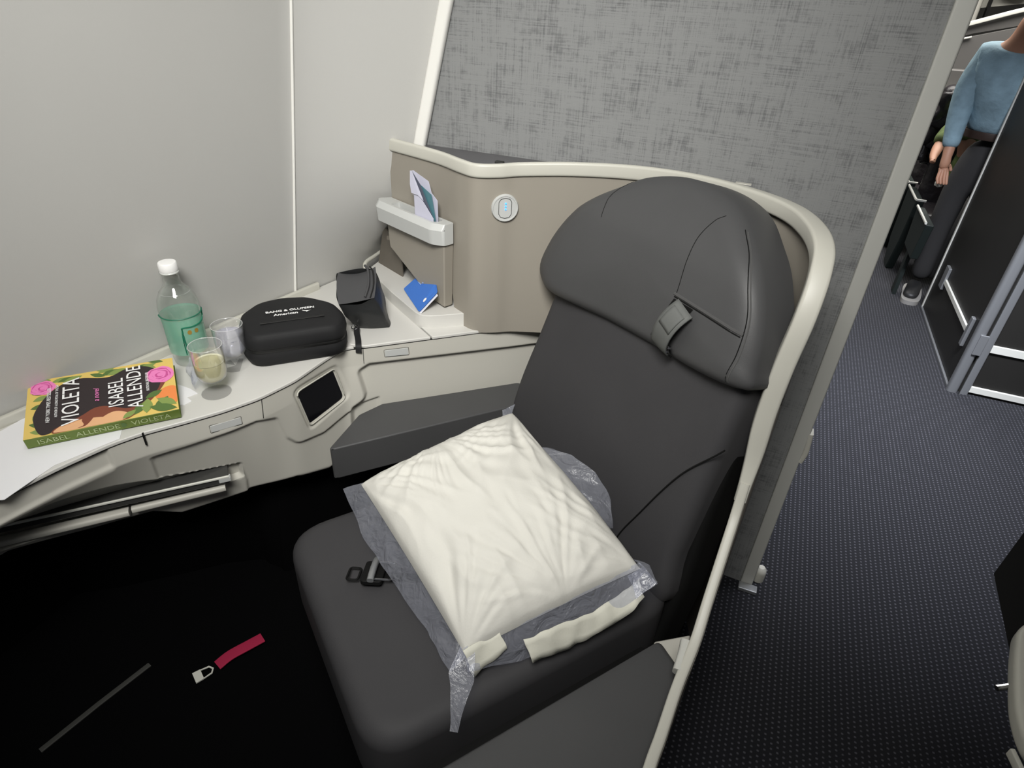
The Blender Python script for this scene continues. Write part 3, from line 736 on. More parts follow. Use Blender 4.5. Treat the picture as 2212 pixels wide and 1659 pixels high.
place(mesh('belt_tongue', *g_sweep([(x, y, -.01) for x, y in rrect(.034, .022, .006, 4)], circ(.0025, 6), closed=True), 'black', BB), R1 @ Matrix.Translation((-.004, .038, 0)))
place(mesh('belt_webbing', *g_box(-.010, .010, -.10, -.02, -.016, -.013), 'black', BB), R1)

# ------------------------------------------------------------------ pillow in its plastic bag
PT, PL_, PB, PR = Vector((-.412, 1.090, .560)), Vector((-.622, .785, .510)), Vector((-.272, .560, .455)), Vector((-.042, .822, .500))
PNn = (PL_ - PT).cross(PR - PT).normalized()
if PNn.z < 0: PNn = -PNn
def quad(u, v, ins=0.006):
    """u from T/L side (0) to R/B side (1); v from T/R (0) to L/B (1)"""
    # pull the edges in between the corners
    a = u + ins * math.sin(math.pi * v) * (1 - 2 * u); b = v + ins * math.sin(math.pi * u) * (1 - 2 * v)
    return (PT * (1 - a) + PR * a) * (1 - b) + (PL_ * (1 - a) + PB * a) * b
def wr(u, v):
    """fabric creases running out of the corners and edges"""
    d = 0
    for (cu, cv, am) in ((0, 0, 1.0), (1, 0, .8), (0, 1, 1.2), (1, 1, 1.3), (.0, .55, .7), (1, .45, .8)):
        du, dv = u - cu, v - cv; r = math.hypot(du, dv); th = math.atan2(dv, du)
        n_ = noise.noise(Vector((th * 5.5 + cu * 7 + noise.noise(Vector((u * 3, v * 3, 2))) * 1.2, r * 1.7 + cv * 5, 3.3)))
        d += am * (1 - abs(n_) * 3.0) * .0048 * math.exp(-((r - .28) / .22) ** 2)
    d += .0034 * (1 - 2.4 * abs(noise.noise(Vector((u * 4 + v * 2, v * 9 - u * 3, 1.7)))))
    d += .010 * noise.noise(Vector((u * 2.3, v * 2.1, 9)))
    return d
def pil(u, v, side):
    base = quad(u, v)
    e = (1 - abs(2 * u - 1) ** 2.6) * (1 - abs(2 * v - 1) ** 2.6)
    h = max(0, e) ** .42
    if side > 0: return base + PNn * (.066 * h + wr(u, v) * min(1, h * 1.6))
    z = base - PNn * (.058 * h)
    return z
PW = thing('pillow', (-.33, .82, .40), 'plump cream pillow lying on the seat cushion inside a clear bag', 'pillow')
mesh('pillowcase', *g_grid(lambda u, v: pil(u, v, 1), 110, 110), 'pillow', PW, angle=180)
mesh('pillowcase_underside', *g_grid(lambda u, v: pil(u, v, -1), 40, 40), 'pillow', PW, angle=180)
# open end along the B-R side: dark grey sheet set into the opening, then the lower flap of the case
def endpt(t, drop, outw):      # t from B(0) to R(1)
    p = quad(1.0, 1 - t); o_ = (PB - PL_).normalized() * .0 + (PR - PT).normalized()
    return p + o_ * outw - PNn * drop
def g_band(ts, top, bot, n=40):
    vs, fs = [], []
    for i in range(n + 1):
        t = ts[0] + (ts[1] - ts[0]) * i / n
        a, b = top(t), bot(t)
        for k in range(5):
            p = endpt(t, a[0] + (b[0] - a[0]) * k / 4, a[1] + (b[1] - a[1]) * k / 4)
            vs.append(p + noise.noise_vector(p * 38) * .0045)
    for i in range(n):
        for k in range(4): q = i * 5 + k; fs.append([q, q + 5, q + 6, q + 1])
    return vs, fs
bulge = lambda t: .022 * max(0, math.sin(math.pi * t)) ** .6
mesh('case_opening', *g_band((.0, 1), lambda t: (-.012 * math.sin(math.pi * t), -.012), lambda t: (.012 + .045 * math.sin(math.pi * t), .006 + bulge(t) * .8), 40), 'darkopen', PW, angle=180)
def lf_top(t): return (.004 + .022 * sstep(.42, .72, t) - .006 * sstep(.8, .97, t), .003 + bulge(t) * 1.05)
def lf_bot(t): return (.040 + .016 * math.sin(math.pi * (t - .28) / .75) - .016 * sstep(.75, 1, t), .034 + bulge(t) * .9)
mesh('lower_flap', *g_band((.28, .96), lf_top, lf_bot), 'hem', PW, angle=180, solid=.0015)
def cf_bot(t): return (.030 * (1 - t / .30) + .012, .020)
mesh('corner_flap', *g_band((.0, .19), lambda t: (-.010, -.004), lambda t: (.036 - .12 * t, .028 - .05 * t)), 'hem', PW, angle=180, solid=.0015)

BG = thing('plastic_bag', (-.33, .82, .40), 'clear crinkled plastic bag around the cream pillow, flaps sticking out', 'bag')
def crink(p, a=.004, f=30):
    n_ = noise.noise_vector(Vector(p) * f); return Vector(p) + n_ * a
def strip(A_, B_, n=30, m_=8, a=.004, f=30, curl=.0):
    """surface between two polylines"""
    def pl_at(P_, t):
        t = t * (len(P_) - 1); i = min(int(t), len(P_) - 2); return Vector(P_[i]).lerp(Vector(P_[i + 1]), t - i)
    return g_grid(lambda u, v: crink(pl_at(A_, u).lerp(pl_at(B_, u), v) + PNn * curl * math.sin(math.pi * v), a, f), n, m_)
E = lambda u, v, o=0.0, dn=0.0: quad(u, v) + PNn * dn
outL = (PL_ - PT).normalized() ; outB = (PR - PT).normalized()
# flap along the L-B side
inA = [quad(u, .97) + PNn * .004 for u in (0, .25, .5, .75, 1)]
ouA = [quad(u, 1.0) + outL * d_ + Vector((0, 0, dz)) for u, d_, dz in ((-.06, .030, -.02), (.22, .036, -.050), (.5, .030, -.050), (.78, .024, -.040), (1.0, .028, -.025))]
g1 = strip(inA, ouA, 40, 10)
# tail at the B corner
tailA = [quad(.95, 1.0), quad(1.0, .99) + outL * .03, quad(1.02, .98) + outL * .085 + outB * .02]
tailB = [quad(1.0, .93), quad(1.0, .95) + outB * .035 + Vector((0, 0, -.012)), quad(1.02, .98) + outL * .09 + outB * .035]
g2 = strip([quad(.96, 1.0) + PNn * .004, Vector((-.285, .530, .442)), Vector((-.262, .490, .430)), Vector((-.246, .452, .424))],
           [quad(1.0, .95) + PNn * .004, Vector((-.243, .535, .438)), Vector((-.240, .495, .428)), Vector((-.234, .455, .423))], 24, 8, .003)
# sheet covering the open end
g3 = strip([quad(.985, v) + PNn * .012 for v in (1, .75, .5, .25, 0)], [quad(1.0, v) + outB * o_ - PNn * dn for v, o_, dn in ((1.02, .02, .02), (.75, .036, .050), (.5, .040, .055), (.25, .036, .050), (-.04, .035, .01))], 36, 8, .003)
# corner at R
g4 = strip([quad(.95, .0), quad(1.0, .0) + PNn * .004, quad(1.0, .08)], [quad(.98, -.05) + outB * .012, quad(1.03, -.03) + outB * .022, quad(1.0, .10) + outB * .04 - PNn * .02], 16, 6, .004)
# flap on the T-R side standing up against the backrest
g5 = strip([quad(u, .02) + PNn * .02 for u in (.30, .42, .55, .68, .80)], [quad(u, .0) - outL * o_ + PNn * h_ for u, o_, h_ in ((.33, .012, .02), (.42, .030, .034), (.55, .048, .028), (.68, .045, .012), (.80, .012, .0))], 30, 8, .005)
g6 = strip([quad(-.0, v) for v in (0, .04, .08)], [quad(0, v) - outB * .016 + PNn * .006 for v in (-.045, -.02, .05)], 8, 5, .003)
mesh('bag_sheet', *g3, 'bag', BG, angle=180)
for g_ in (g1, g2, g4, g5, g6): mesh('bag_flap', *g_, 'bag', BG, angle=180)

# ------------------------------------------------------------------ things on the console
# paper sheets
def sheet(name, poly, z, mt, label, cat, th=.0006, droop=None):
    o = mesh(name, *g_prism(poly, z, z + th), mt, None, smooth=False); finish(o, label, cat); return o
ps = [(-1.186, .49), (-1.035, .372), (-.994, .555), (-1.02, .60), (-1.12, .62)]
def pap(p): return .6562
o = mesh('paper_sheet', *g_prism([(-1.186, .33), (-1.11, .31), (-1.012, .380), (-1.020, .47), (-.985, .570), (-1.03, .62), (-1.195, .545)], .6558, .6566), 'paper', None, smooth=False)
finish(o, 'white paper sheet under the near end of the paperback, hanging over the worktop edge', 'paper')
o = mesh('paper_napkin', *g_prism([(-1.05, .66), (-.965, .700), (-.962, .716), (-.980, .722), (-.972, .742), (-1.0, .748), (-1.08, .75)], .6558, .6572), 'paper', None, smooth=False)
finish(o, 'torn white paper napkin poking out behind the far end of the paperback', 'napkin')

# paperback
BK = thing('paperback_book', (-1.05, .62, .657), 'thick paperback novel with floral cover and olive green spine, lying on the console', 'book')
bA, bB, bC = Vector((-1.096, .477, .680)), Vector((-.933, .664, .680)), Vector((-1.208, .582, .709))
bx = (bB - bA); BL = bx.length; bx.normalize(); by = (bC - bA); by -= bx * by.dot(bx); BWd = by.length; by.normalize(); bn = bx.cross(by)
if bn.z < 0: bn = -bn
def bkp(x, y, z=0.0): return bA + bx * (x * BL) + by * (y * BWd) + bn * z
def g_slab(x0, x1, y0, y1, z0, z1):
    v, f = g_box(x0, x1, y0, y1, z0, z1); return [bkp(*q) for q in v], f
mesh('pages', *g_slab(.004, .990, .02, .985, -.0205, -.0010), 'pages', BK, smooth=False)
mesh('back_cover', *g_slab(0, 1, 0, 1, -.0220, -.0208), 'bookgreen', BK, smooth=False)
mesh('spine', *g_slab(0, 1, -.006, .004, -.0220, -.0002), 'bookgreen', BK, bevel=.0015)
CV = mesh('front_cover', *g_slab(0, 1, 0, 1, -.0010, 0), 'byellow', BK, smooth=False)
# cover picture, printed flat: one mesh with several inks
def blob(pts, n=5): return [(p.x, p.y) for p in catmull([(a, b, 0) for a, b in pts], n, closed=True)]
art = []; inks = ['byellow', 'bdark', 'bbrown', 'bpeach', 'bpink', 'bpink2', 'bgreen', 'bgreen2', 'borange']
lay = [0]
def ink(poly, mi):
    lay[0] += 1; poly = [(min(.999, max(.001, a)), min(.999, max(.001, b))) for a, b in poly]
    art.append(([bkp(a, b, .00003 + .000022 * lay[0]) for a, b in poly], [list(range(len(poly)))], mi))
def leaf(x, y, L_, ang, mi, wd=.35):
    pts = []
    for k in range(13):
        t = k / 12; pts.append((t * L_, wd * L_ * math.sin(math.pi * t) * .5))
    pts += [(p[0], -p[1]) for p in pts[-2:0:-1]]
    ca, sa = math.cos(ang), math.sin(ang)
    ink([(x + p[0] * ca - p[1] * sa, y + (p[0] * sa + p[1] * ca) * 1.5) for p in pts], mi)
random.seed(3)
for k in range(16): leaf(.15 + .052 * k, .97 - .03 * random.random(), .11 + .05 * random.random(), math.radians(random.choice((20, -30, 160, 200, -10))), 6 if k % 2 else 7, .4)
for k in range(7): leaf(.02 + .03 * random.random(), .10 + .13 * k, .11, math.radians(random.uniform(-60, 60)), 6 if k % 2 else 7, .5)
# face and neck of the painted figure
ink(blob([(.17, .02), (.30, .004), (.52, .004), (.66, .01), (.80, .22), (.90, .45), (.93, .62), (.78, .60), (.60, .42), (.42, .30), (.26, .20)]), 2)
ink(blob([(.18, .03), (.26, .005), (.40, .004), (.56, .006), (.60, .05), (.50, .12), (.38, .15), (.26, .14)]), 3)
ink(blob([(.44, .004), (.62, .004), (.66, .10), (.58, .18), (.50, .13)]), 3)
# dark hair mass
ink(blob([(.055, .40), (.06, .20), (.10, .03), (.16, .02), (.19, .08), (.28, .15), (.36, .22), (.43, .30), (.50, .31), (.58, .25), (.66, .19), (.76, .24), (.86, .40), (.90, .60), (.88, .80), (.78, .93), (.66, .93), (.56, .84), (.48, .84), (.34, .90), (.22, .84), (.12, .66)], 5), 1)
ink(blob([(.33, .02), (.37, .05), (.36, .15), (.44, .20), (.42, .11), (.38, .03)]), 2)
# roses
def rose(x, y, r):
    for k, (q, mi) in enumerate(((1, 4), (.80, 5), (.74, 4), (.55, 5), (.48, 4), (.30, 5), (.24, 4))):
        n = 14; ox = .06 * r * math.cos(k * 2.1); oy = .06 * r * math.sin(k * 2.1)
        ink([(x + ox + r * q * (1 + .07 * math.cos(5 * a + k)) * math.cos(a), y + oy + 1.5 * r * q * (1 + .07 * math.cos(5 * a + k)) * math.sin(a)) for a in [2 * math.pi * j / n for j in range(n)]], mi)
ink(blob([(.85, .30), (.93, .12), (.999, .16), (.999, .42), (.92, .44)]), 8)
for (x, y, L_, an, mi) in ((.70, .05, .15, 60, 6), (.78, .04, .17, 85, 7), (.84, .06, .17, 55, 6), (.99, .10, .17, 140, 7), (.99, .03, .2, 160, 6), (.78, .30, .14, 30, 6), (.62, .02, .12, 40, 7)): leaf(x, y, L_, math.radians(an), mi, .45)
rose(.895, .70, .105); rose(.095, .835, .085)
vs, fs, fm = merge(art)
cp = mesh('cover_picture', vs, fs, inks, CV, smooth=False, fm=fm)
def btxt(nm, body, x, y, size, xs=1.0, mt='white', **k):
    # lettering runs from the spine side up to the fore edge
    return text(nm, body, size, mt, CV, bkp(x, y, .0016), by, -bx, xs, .0002, **k)
btxt('title_lettering', 'VIOLETA', .292, .50, .040, .82)
btxt('subtitle_lettering', 'a novel', .455, .52, .014, .9, mt='bpink', shear=.3)
btxt('author_lettering', 'ISABEL', .590, .50, .037, .74)
btxt('author_lettering', 'ALLENDE', .718, .55, .037, .80)
btxt('small_lettering', 'NEW YORK TIMES BESTSELLER', .145, .50, .0090, .78)
btxt('small_lettering', 'AUTHOR OF A LONG PETAL OF THE SEA', .195, .55, .0065, .75)
btxt('small_lettering', 'NATIONAL BESTSELLER', .805, .60, .0075, .7)
text('spine_lettering', 'ISABEL  ALLENDE', .0150, 'spinetxt', BK, bkp(.33, -.0075, -.0112), bx, bn, 1.12, .0002, off=.0007)
text('spine_lettering', 'VIOLETA', .0150, 'spinetxt', BK, bkp(.80, -.0075, -.0112), bx, bn, 1.12, .0002, off=.0007)
vs = [bkp(.615 + .018 * math.cos(a) * (1 + .3 * math.cos(3 * a)), -.0105, -.011 + .006 * math.sin(a)) for a in [2 * math.pi * k / 12 for k in range(12)]]
mesh('spine_emblem', vs, [list(range(12))], 'bgreen', BK, smooth=False)

# bottle
BO = thing('water_bottle', (-1.062, .846, .6555), 'clear plastic bottle with white cap and translucent green label, behind the two cups', 'bottle')
bc = (-1.084, .839, .6555)
bs = lambda P_: [(a * 1.14, b * .935) for a, b in P_]
mesh('bottle_body', *g_lathe(bs([(.0, .004), (.018, .002), (.027, .0), (.031, .006), (.0325, .02), (.031, .03), (.033, .04), (.0335, .10), (.0355, .125), (.0355, .145), (.033, .162), (.027, .178), (.019, .190), (.0148, .199), (.0140, .212), (.0138, .222), (.0170, .2235), (.0170, .226), (.0135, .2275), (.0125, .236)]), bc, 48), 'pet', BO, angle=80)
mesh('shoulder_ridge', *g_lathe(bs([(.0260, .180), (.0272, .1785), (.0260, .177)]), bc, 40), 'clear', BO)
cap = [(.0, .2470), (.010, .2470), (.0145, .2465), (.0158, .2440), (.0162, .2290), (.0158, .2275), (.0145, .2275)]
mesh('bottle_cap', *g_lathe(bs(cap), bc, 40), 'cap', BO, angle=50)
mesh('cap_ring', *g_lathe(bs([(.0152, .2270), (.0160, .2262), (.0160, .2235), (.0150, .2230)]), bc, 30), 'cap', BO)
mesh('bottle_label', *g_lathe([(.0388, .032), (.0390, .096), (.0398, .108), (.0405, .119)], bc, 48), 'label', BO)
def on_b(a, z, o=.0006):
    r = lerp_t([(.032, .0390), (.096, .0392), (.108, .0400), (.119, .0407)], z) + o; return (bc[0] + r * math.cos(a), bc[1] + r * math.sin(a), bc[2] + z)
tocam = math.atan2(-bc[1], -bc[0])
def lab_line(pts, r, nm='label_print', mt='labeldark'):
    q = catmull([(a, b, 0) for a, b in pts], 5); mesh(nm, *g_sweep([on_b(tocam + p.x, p.y) for p in q], circ(r, 5)), mt, BO)
lab_line([(-1.6, .119), (-.9, .119), (-.2, .119), (.5, .119), (1.1, .119), (1.7, .119)], .0012)
lab_line([(1.35, .119), (1.3, .106), (.95, .099), (.4, .097), (-.1, .098), (-.15, .092), (-.15, .07), (-.1, .035)], .0016)
lab_line([(-.15, .094), (-.22, .07), (-.22, .035)], .0012)
for a0, z0 in ((.18, .086), (.55, .086)):
    vs = [on_b(tocam + a0 + .11 * math.cos(t), z0 + .0052 * math.sin(t), .001) for t in [2 * math.pi * k / 14 for k in range(14)]]
    mesh('label_medal', vs, [list(range(14))], 'gold', BO, smooth=False)

M['footclear'] = thin_clear('cup_foot_plastic', (1, 1, 1), .01, .03, (.95, .95, .95), top=.22)
M['rimclear'] = thin_clear('cup_rim_plastic', (1, 1, 1), .2, .35, (.9, .9, .9))
# stemmed plastic cups
def cup(name, c, H_, rk, label, liq, lm, group=None):
    t = thing(name, c, label, 'cup', group)
    k = H_ / .118; kr = rk
    bowl = [(.0, .030), (.010, .030), (.020, .034), (.0275, .043), (.0305, .056), (.0310, .085), (.0318, .117), (.0325, .118), (.0318, .1185), (.0308, .1175), (.0300, .085), (.0294, .057), (.0265, .0455), (.0195, .0365), (.0095, .0330), (0, .0325)]
    mesh('cup_bowl', *g_lathe([(a * kr, b * k) for a, b in bowl], c, 48), 'clear', t, angle=80)
    stem = [(.0, .032), (.0055, .031), (.0048, .024), (.0062, .014), (.012, .008), (.026, .0035), (.0295, .0022), (.0295, .0), (.0, .0)]
    mesh('cup_foot', *g_lathe([(a * kr, b * k) for a, b in stem], c, 40), M['footclear'], t, angle=60)
    zt = liq
    mesh('drink', *g_lathe([(a * kr, b * k) for a, b in [(0, .0335), (.0095, .0338), (.0192, .0372), (.0262, .0462), (.0291, .0575), (.0297, zt - .001), (.0293, zt)]] + [(0.0, zt * k)], c, 40), lm, t, angle=40)
    mesh('drink_edge', *g_lathe([(.0297 * kr, (zt + .002) * k), (.0285 * kr, (zt + .0008) * k), (.0262 * kr, (zt + .0004) * k)], c, 40), 'foam' if lm == 'wine' else 'clear', t)
    mesh('cup_rim', *g_lathe([(.0318 * kr, .1178 * k), (.0326 * kr, .1183 * k), (.0318 * kr, .1190 * k), (.0310 * kr, .1183 * k)], c, 40), M['rimclear'], t)
    return t
M['rimclear'] = thin_clear('cup_rim_plastic', (1, 1, 1), .2, .35, (.9, .9, .9))
cup('wine_cup', (-.943, .763, .6555), .112, .98, 'clear stemmed plastic cup half full of pale yellow drink, nearest the paperback', .078, 'wine')
cup('water_cup', (-.985, .861, .6555), .101, 1.0, 'clear stemmed plastic cup of water between the bottle and the black case', .094, 'water')
# empty wrapper-like third cup foot behind the book is only a crumpled clear film
def film(u, v):
    p = Vector((-1.03 + .05 * u, .775 + .03 * v - .03 * u, .662 + .045 * math.sin(math.pi * v) * (1 - .4 * u)))
    return crink(p, .008, 45)
o = mesh('crumpled_film', *g_grid(film, 14, 14), 'bag', None, angle=180)
finish(o, 'crumpled clear wrapper lying between the paperback and the bottle', 'wrapper')

# headphone case
HC = thing('headphone_case', (-.93, .985, .6555), 'black zipped headphone case with rounded back, white lettering on its lid', 'case')
hx = Vector((.70, .714, 0)); hy = Vector((-.714, .70, 0)); hO = Vector((-.927, .993, .6562))
outl = fillet([(-.108, -.088), (.112, -.088), (.128, -.02), (.112, .045), (.055, .098), (-.01, .112), (-.075, .098), (-.118, .045), (-.128, -.02)], [.045, .045, .06, .06, .07, .08, .07, .06, .06], 6)
def hcp(x, y, z): return hO + hx * x * .93 + hy * y * .97 + Zv * z * 1.22
def rings(tab, poly, fnp, cap=True, K=5):
    vs, fs = [], []; N = len(poly)
    for (q, z) in tab:
        for p in poly: vs.append(fnp(p[0] * q, p[1] * q, z))
    for i in range(len(tab) - 1):
        for k in range(N): fs.append([i * N + k, i * N + (k + 1) % N, (i + 1) * N + (k + 1) % N, (i + 1) * N + k])
    fs.append(list(range((len(tab) - 1) * N, len(tab) * N))); fs.append(list(range(N))[::-1])
    return vs, fs
dent = lambda x, y, z: hcp(x, y, z - .0035 * math.exp(-((y + .035) / .006) ** 2) * (1 if abs(x) < .07 else math.exp(-((abs(x) - .07) / .01) ** 2)) if z > .05 else z)
mesh('case_base', *rings([(.90, 0), (.96, .004), (.985, .014), (.985, .024), (.96, .028), (.96, .030)], outl, hcp), 'case', HC, angle=60)
mesh('case_zip', *rings([(.965, .0275), (.972, .0285), (.972, .0335), (.965, .0345)], outl, hcp), 'casezip', HC, angle=60)
tab = [(.96, .033), (.99, .036), (1.0, .042), (.985, .052), (.955, .059), (.90, .0635)] + [(.90 * (1 - j / 14), .0635 + .006 * (1 - (1 - j / 14) ** 2)) for j in range(1, 14)]
lidm = mesh('case_lid', *rings(tab, outl, hcp), 'case', HC, angle=60)
mesh('lid_ridge', *rings([(.955, .0565), (.95, .0600), (.925, .0615), (.915, .0605)], outl, hcp)[:1], rings([(.955, .0565), (.95, .0600), (.925, .0615), (.915, .0605)], outl, hcp)[1][:-2], 'case', lidm, angle=60)
mesh('lid_groove', *g_sweep([hcp(-.074 + .0148 * k, -.036, .0688 - .0000 * k) for k in range(11)], rrect(.007, .002, .0008)), 'casezip', lidm)
text('case_lettering', 'BANG & OLUFSEN', .0125, 'white', lidm, hcp(.0, .012, .0697), hx, hy, 1.05, .0002, bold=.0003)
text('case_lettering', 'American', .0135, 'white', lidm, hcp(-.012, -.006, .0696), hx, hy, 1.0, .0002, bold=.0003)
def emb(pts): return [hcp(.035 + a * .012, -.004 + b * .012, .0704) for a, b in pts]
mesh('case_emblem', emb([(-.8, .55), (-.1, .15), (.5, .05), (1.1, .1), (.5, -.12), (.1, -.5), (0, -.1), (-.5, .1)]), [[0, 1, 2, 3, 4, 5, 6, 7]], 'white', lidm, smooth=False)

# pouch
PO = thing('amenity_pouch', (-.86, 1.18, .6575), 'black crumpled zip pouch standing beside the headphone case', 'pouch')
def pv(t): return Vector(t)
b0, b1, b2, b3 = pv((-.856, 1.128, .6566)), pv((-.783, 1.166, .6566)), pv((-.848, 1.253, .6566)), pv((-.923, 1.203, .6566))
t0, t1, t2, t3 = pv((-.854, 1.072, .740)), pv((-.792, 1.128, .748)), pv((-.838, 1.208, .788)), pv((-.912, 1.156, .776))
def pouch(u, v):
    # u round the perimeter, v height
    B_ = [b0, b1, b2, b3]; T_ = [t0, t1, t2, t3]
    k = u * 4; i = int(k) % 4; f = k - int(k); fs_ = f
    cb = (b0 + b1 + b2 + b3) / 4; ct = (t0 + t1 + t2 + t3) / 4
    bb = B_[i].lerp(B_[(i + 1) % 4], fs_); tt = T_[i].lerp(T_[(i + 1) % 4], fs_)
    p = bb.lerp(tt, v); c = cb.lerp(ct, v)
    bul = math.sin(math.pi * f) * .10 + math.sin(math.pi * v) * .05
    p = c + (p - c) * (1 + bul)
    p += noise.noise_vector(p * 22) * .006
    if v < .02: p.z = .6566
    return p
vs, fs = g_grid(lambda u, v: pouch(u % 1.0, v), 48, 16)
mesh('pouch_body', vs, fs, 'pouch', PO, angle=180)
def ptop(u, v):
    a = t0.lerp(t1, u); b = t3.lerp(t2, u); p = a.lerp(b, v)
    p.z += -.010 * math.sin(math.pi * u) * math.sin(math.pi * v) * 0 + (-.012 * math.sin(math.pi * u) * v) + .004 * math.sin(math.pi * v)
    c = (t0 + t1 + t2 + t3) / 4; e = 1 + .10 * max(math.sin(math.pi * u), math.sin(math.pi * v)) ; 
    q = c + (p - c) * Vector((1, 1, 1)).x * 1.0
    d = Vector((q.x - c.x, q.y - c.y, 0)) * (.08 * (math.sin(math.pi * u) if v in (0, 1) else math.sin(math.pi * v) if u in (0, 1) else 0))
    return q + d + Vector((0, 0, .003))
mesh('pouch_top', *g_grid(ptop, 12, 12), 'pouchlit', PO, angle=180)
zp = catmull([t1 + Vector((-.018, -.012, .006)), t1.lerp(t2, .35) + Vector((-.012, -.008, .010)), t1.lerp(t2, .75) + Vector((-.016, -.006, .012)), t2 + Vector((-.022, -.012, .006))], 6)
mesh('pouch_zip', *g_sweep(zp, circ(.0030, 7)), 'pouchlit', PO)
zp2 = [p + Vector((.010, .006, -.003)) for p in zp]
mesh('pouch_zip', *g_sweep(zp2, circ(.0018, 6)), 'casezip', PO)
tg = catmull([(-.838, 1.110, .668), (-.829, 1.096, .6635), (-.817, 1.082, .6605), (-.806, 1.068, .6590), (-.797, 1.055, .656), (-.795, 1.051, .640)], 4)
mesh('pull_tab', *g_sweep(tg, rrect(.014, .003, .001)), 'case', PO)
mesh('pull_ring', *g_sweep([Vector((-.841, 1.106, .671)) + Vector((.0085 * math.cos(a), .006 * math.sin(a), .003 * math.sin(a))) for a in [2 * math.pi * k / 14 for k in range(14)]], circ(.0013, 6), closed=True), 'chrome', PO)

# leaflets in the pocket
def folded(name, pts_faces, label, cat):
    t = thing(name, pts_faces[0][1][0], label, cat)
    for nm, pts, mt in pts_faces: mesh(nm, pts, [list(range(len(pts)))], mt, t, smooth=False, solid=.0008)
    return t
fz = face
folded('leaflet', [
    ('front_sheet', [fz(.117, .030, .957), fz(.124, .030, .956), fz(.126, .030, .868), fz(.196, .030, .868), fz(.196, .030, .918), fz(.160, .030, .948), fz(.142, .030, .960)], 'lilac'),
    ('folded_corner', [fz(.116, .033, 1.012), fz(.123, .033, 1.012), fz(.161, .031, .952), fz(.144, .033, .961), fz(.119, .034, .961), fz(.115, .034, .981)], 'lilac'),
    ('photo_page', [fz(.142, .024, .984), fz(.183, .024, .970), fz(.196, .024, .916), fz(.196, .024, .870), fz(.185, .024, .870)], 'teal'),
    ('inner_fold', [fz(.115, .027, 1.010), fz(.146, .027, .985), fz(.194, .027, .914), fz(.194, .027, .870), fz(.180, .027, .870), fz(.133, .027, .975)], 'tealdark'),
    ('back_sheet', [fz(.096, .016, 1.005), fz(.105, .016, 1.008), fz(.163, .016, .995), fz(.173, .016, .971), fz(.195, .016, .957), fz(.197, .016, .868), fz(.150, .016, .868), fz(.130, .016, .965)], 'lilac')],
    'folded lilac-white leaflet standing in the wall pocket bracket', 'leaflet')
# blue card in the niche
BC = thing('blue_card', (-.79, 1.36, .692), 'royal blue information card leaning out of the niche on the raised shelf', 'card')
cpts = [(-.826, 1.325, .708), (-.815, 1.395, .740), (-.755, 1.330, .742), (-.717, 1.292, .722), (-.728, 1.255, .697), (-.744, 1.237, .692)]
c0 = Vector((-.824, 1.308, .6945)); cu = Vector((-.722, 1.212, .6925)) - c0; cvv = Vector((.034, .040, .048))
def card(u, v): 
    p = c0 + cu * u + cvv * v; p.z += .006 * math.sin(math.pi * u) * v; 
    return p
ncard = fillet([(0, 0), (1, 0), (1.0, .95), (.72, 1.12), (.12, 1.02), (.07, .6)], .06, 3)
vs = [card(a, b) for a, b in ncard]
cd = mesh('card_front', vs, [list(range(len(vs)))], 'blue', BC, smooth=False, solid=.001)
cn = cu.cross(cvv).normalized()
if cn.y > 0: cn = -cn
for k in range(4):
    a = [card(.22, .92 - .10 * k), card(.55 - .04 * k, .92 - .10 * k), card(.55 - .04 * k, .89 - .10 * k), card(.22, .89 - .10 * k)]
    mesh('card_text_line', [p + cn * .0012 for p in a], [[0, 1, 2, 3]], 'bluetxt', cd, smooth=False)
mesh('card_logo', [card(.88 + .035 * math.cos(t), .42 + .09 * math.sin(t)) + cn * .0012 for t in [2 * math.pi * k / 10 for k in range(10)]], [list(range(10))], 'white', cd, smooth=False)
mesh('card_back_page', [card(a + .035, b - .02) - cn * .004 for a, b in ((.3, 0), (1, 0), (1.0, .9), (.6, 1))], [[0, 1, 2, 3]], 'paper', BC, smooth=False, solid=.0006)

# ------------------------------------------------------------------ footwell
FWo = thing('footwell', (-.8, .4, 0), 'footwell in front of the seat, coloured near black for its shade', 'footwell')
mesh('footwell_shade_sheet', *g_prism([(-1.395, -1.1), (-.25, -1.1), (-.25, .30), (-.50, .80), (-.7, .95), (-1.395, .95)], .001, .006), 'footwellshade', FWo, smooth=False)  # dark sheet over the carpet in place of the footwell's shade
mesh('floor_strip', *g_sweep([(-1.062, .495, .009), (-1.085, .38, .009), (-1.105, .262, .009)], rrect(.012, .004, .001)), mat('scuffed_grey_strip', (.06, .06, .055), .6), FWo)
LV = thing('pull_strap', (-.90, .58, .008), 'crimson fabric pull strap with white plastic buckle on the dark footwell floor', 'strap')
mesh('strap', *g_sweep(catmull([(-.915, .555, .014), (-.905, .585, .018), (-.885, .62, .020), (-.868, .655, .018)], 5), rrect(.028, .004, .0015)), 'red', LV)
bo = Matrix.Translation((-.928, .528, .014)) @ Matrix.Rotation(math.radians(62), 4, 'Z')
place(mesh('strap_buckle', *g_sweep([(.014, -.010, 0), (.020, 0, 0), (.014, .010, 0), (-.006, .013, 0), (-.006, -.013, 0)], circ(.0022, 7), closed=True), 'buckle', LV), bo)
place(mesh('buckle_plate', *g_prism([(-.004, -.014), (-.004, .014), (-.022, .015), (-.022, -.015)], -.002, .003), 'buckle', LV, bevel=.001), bo)

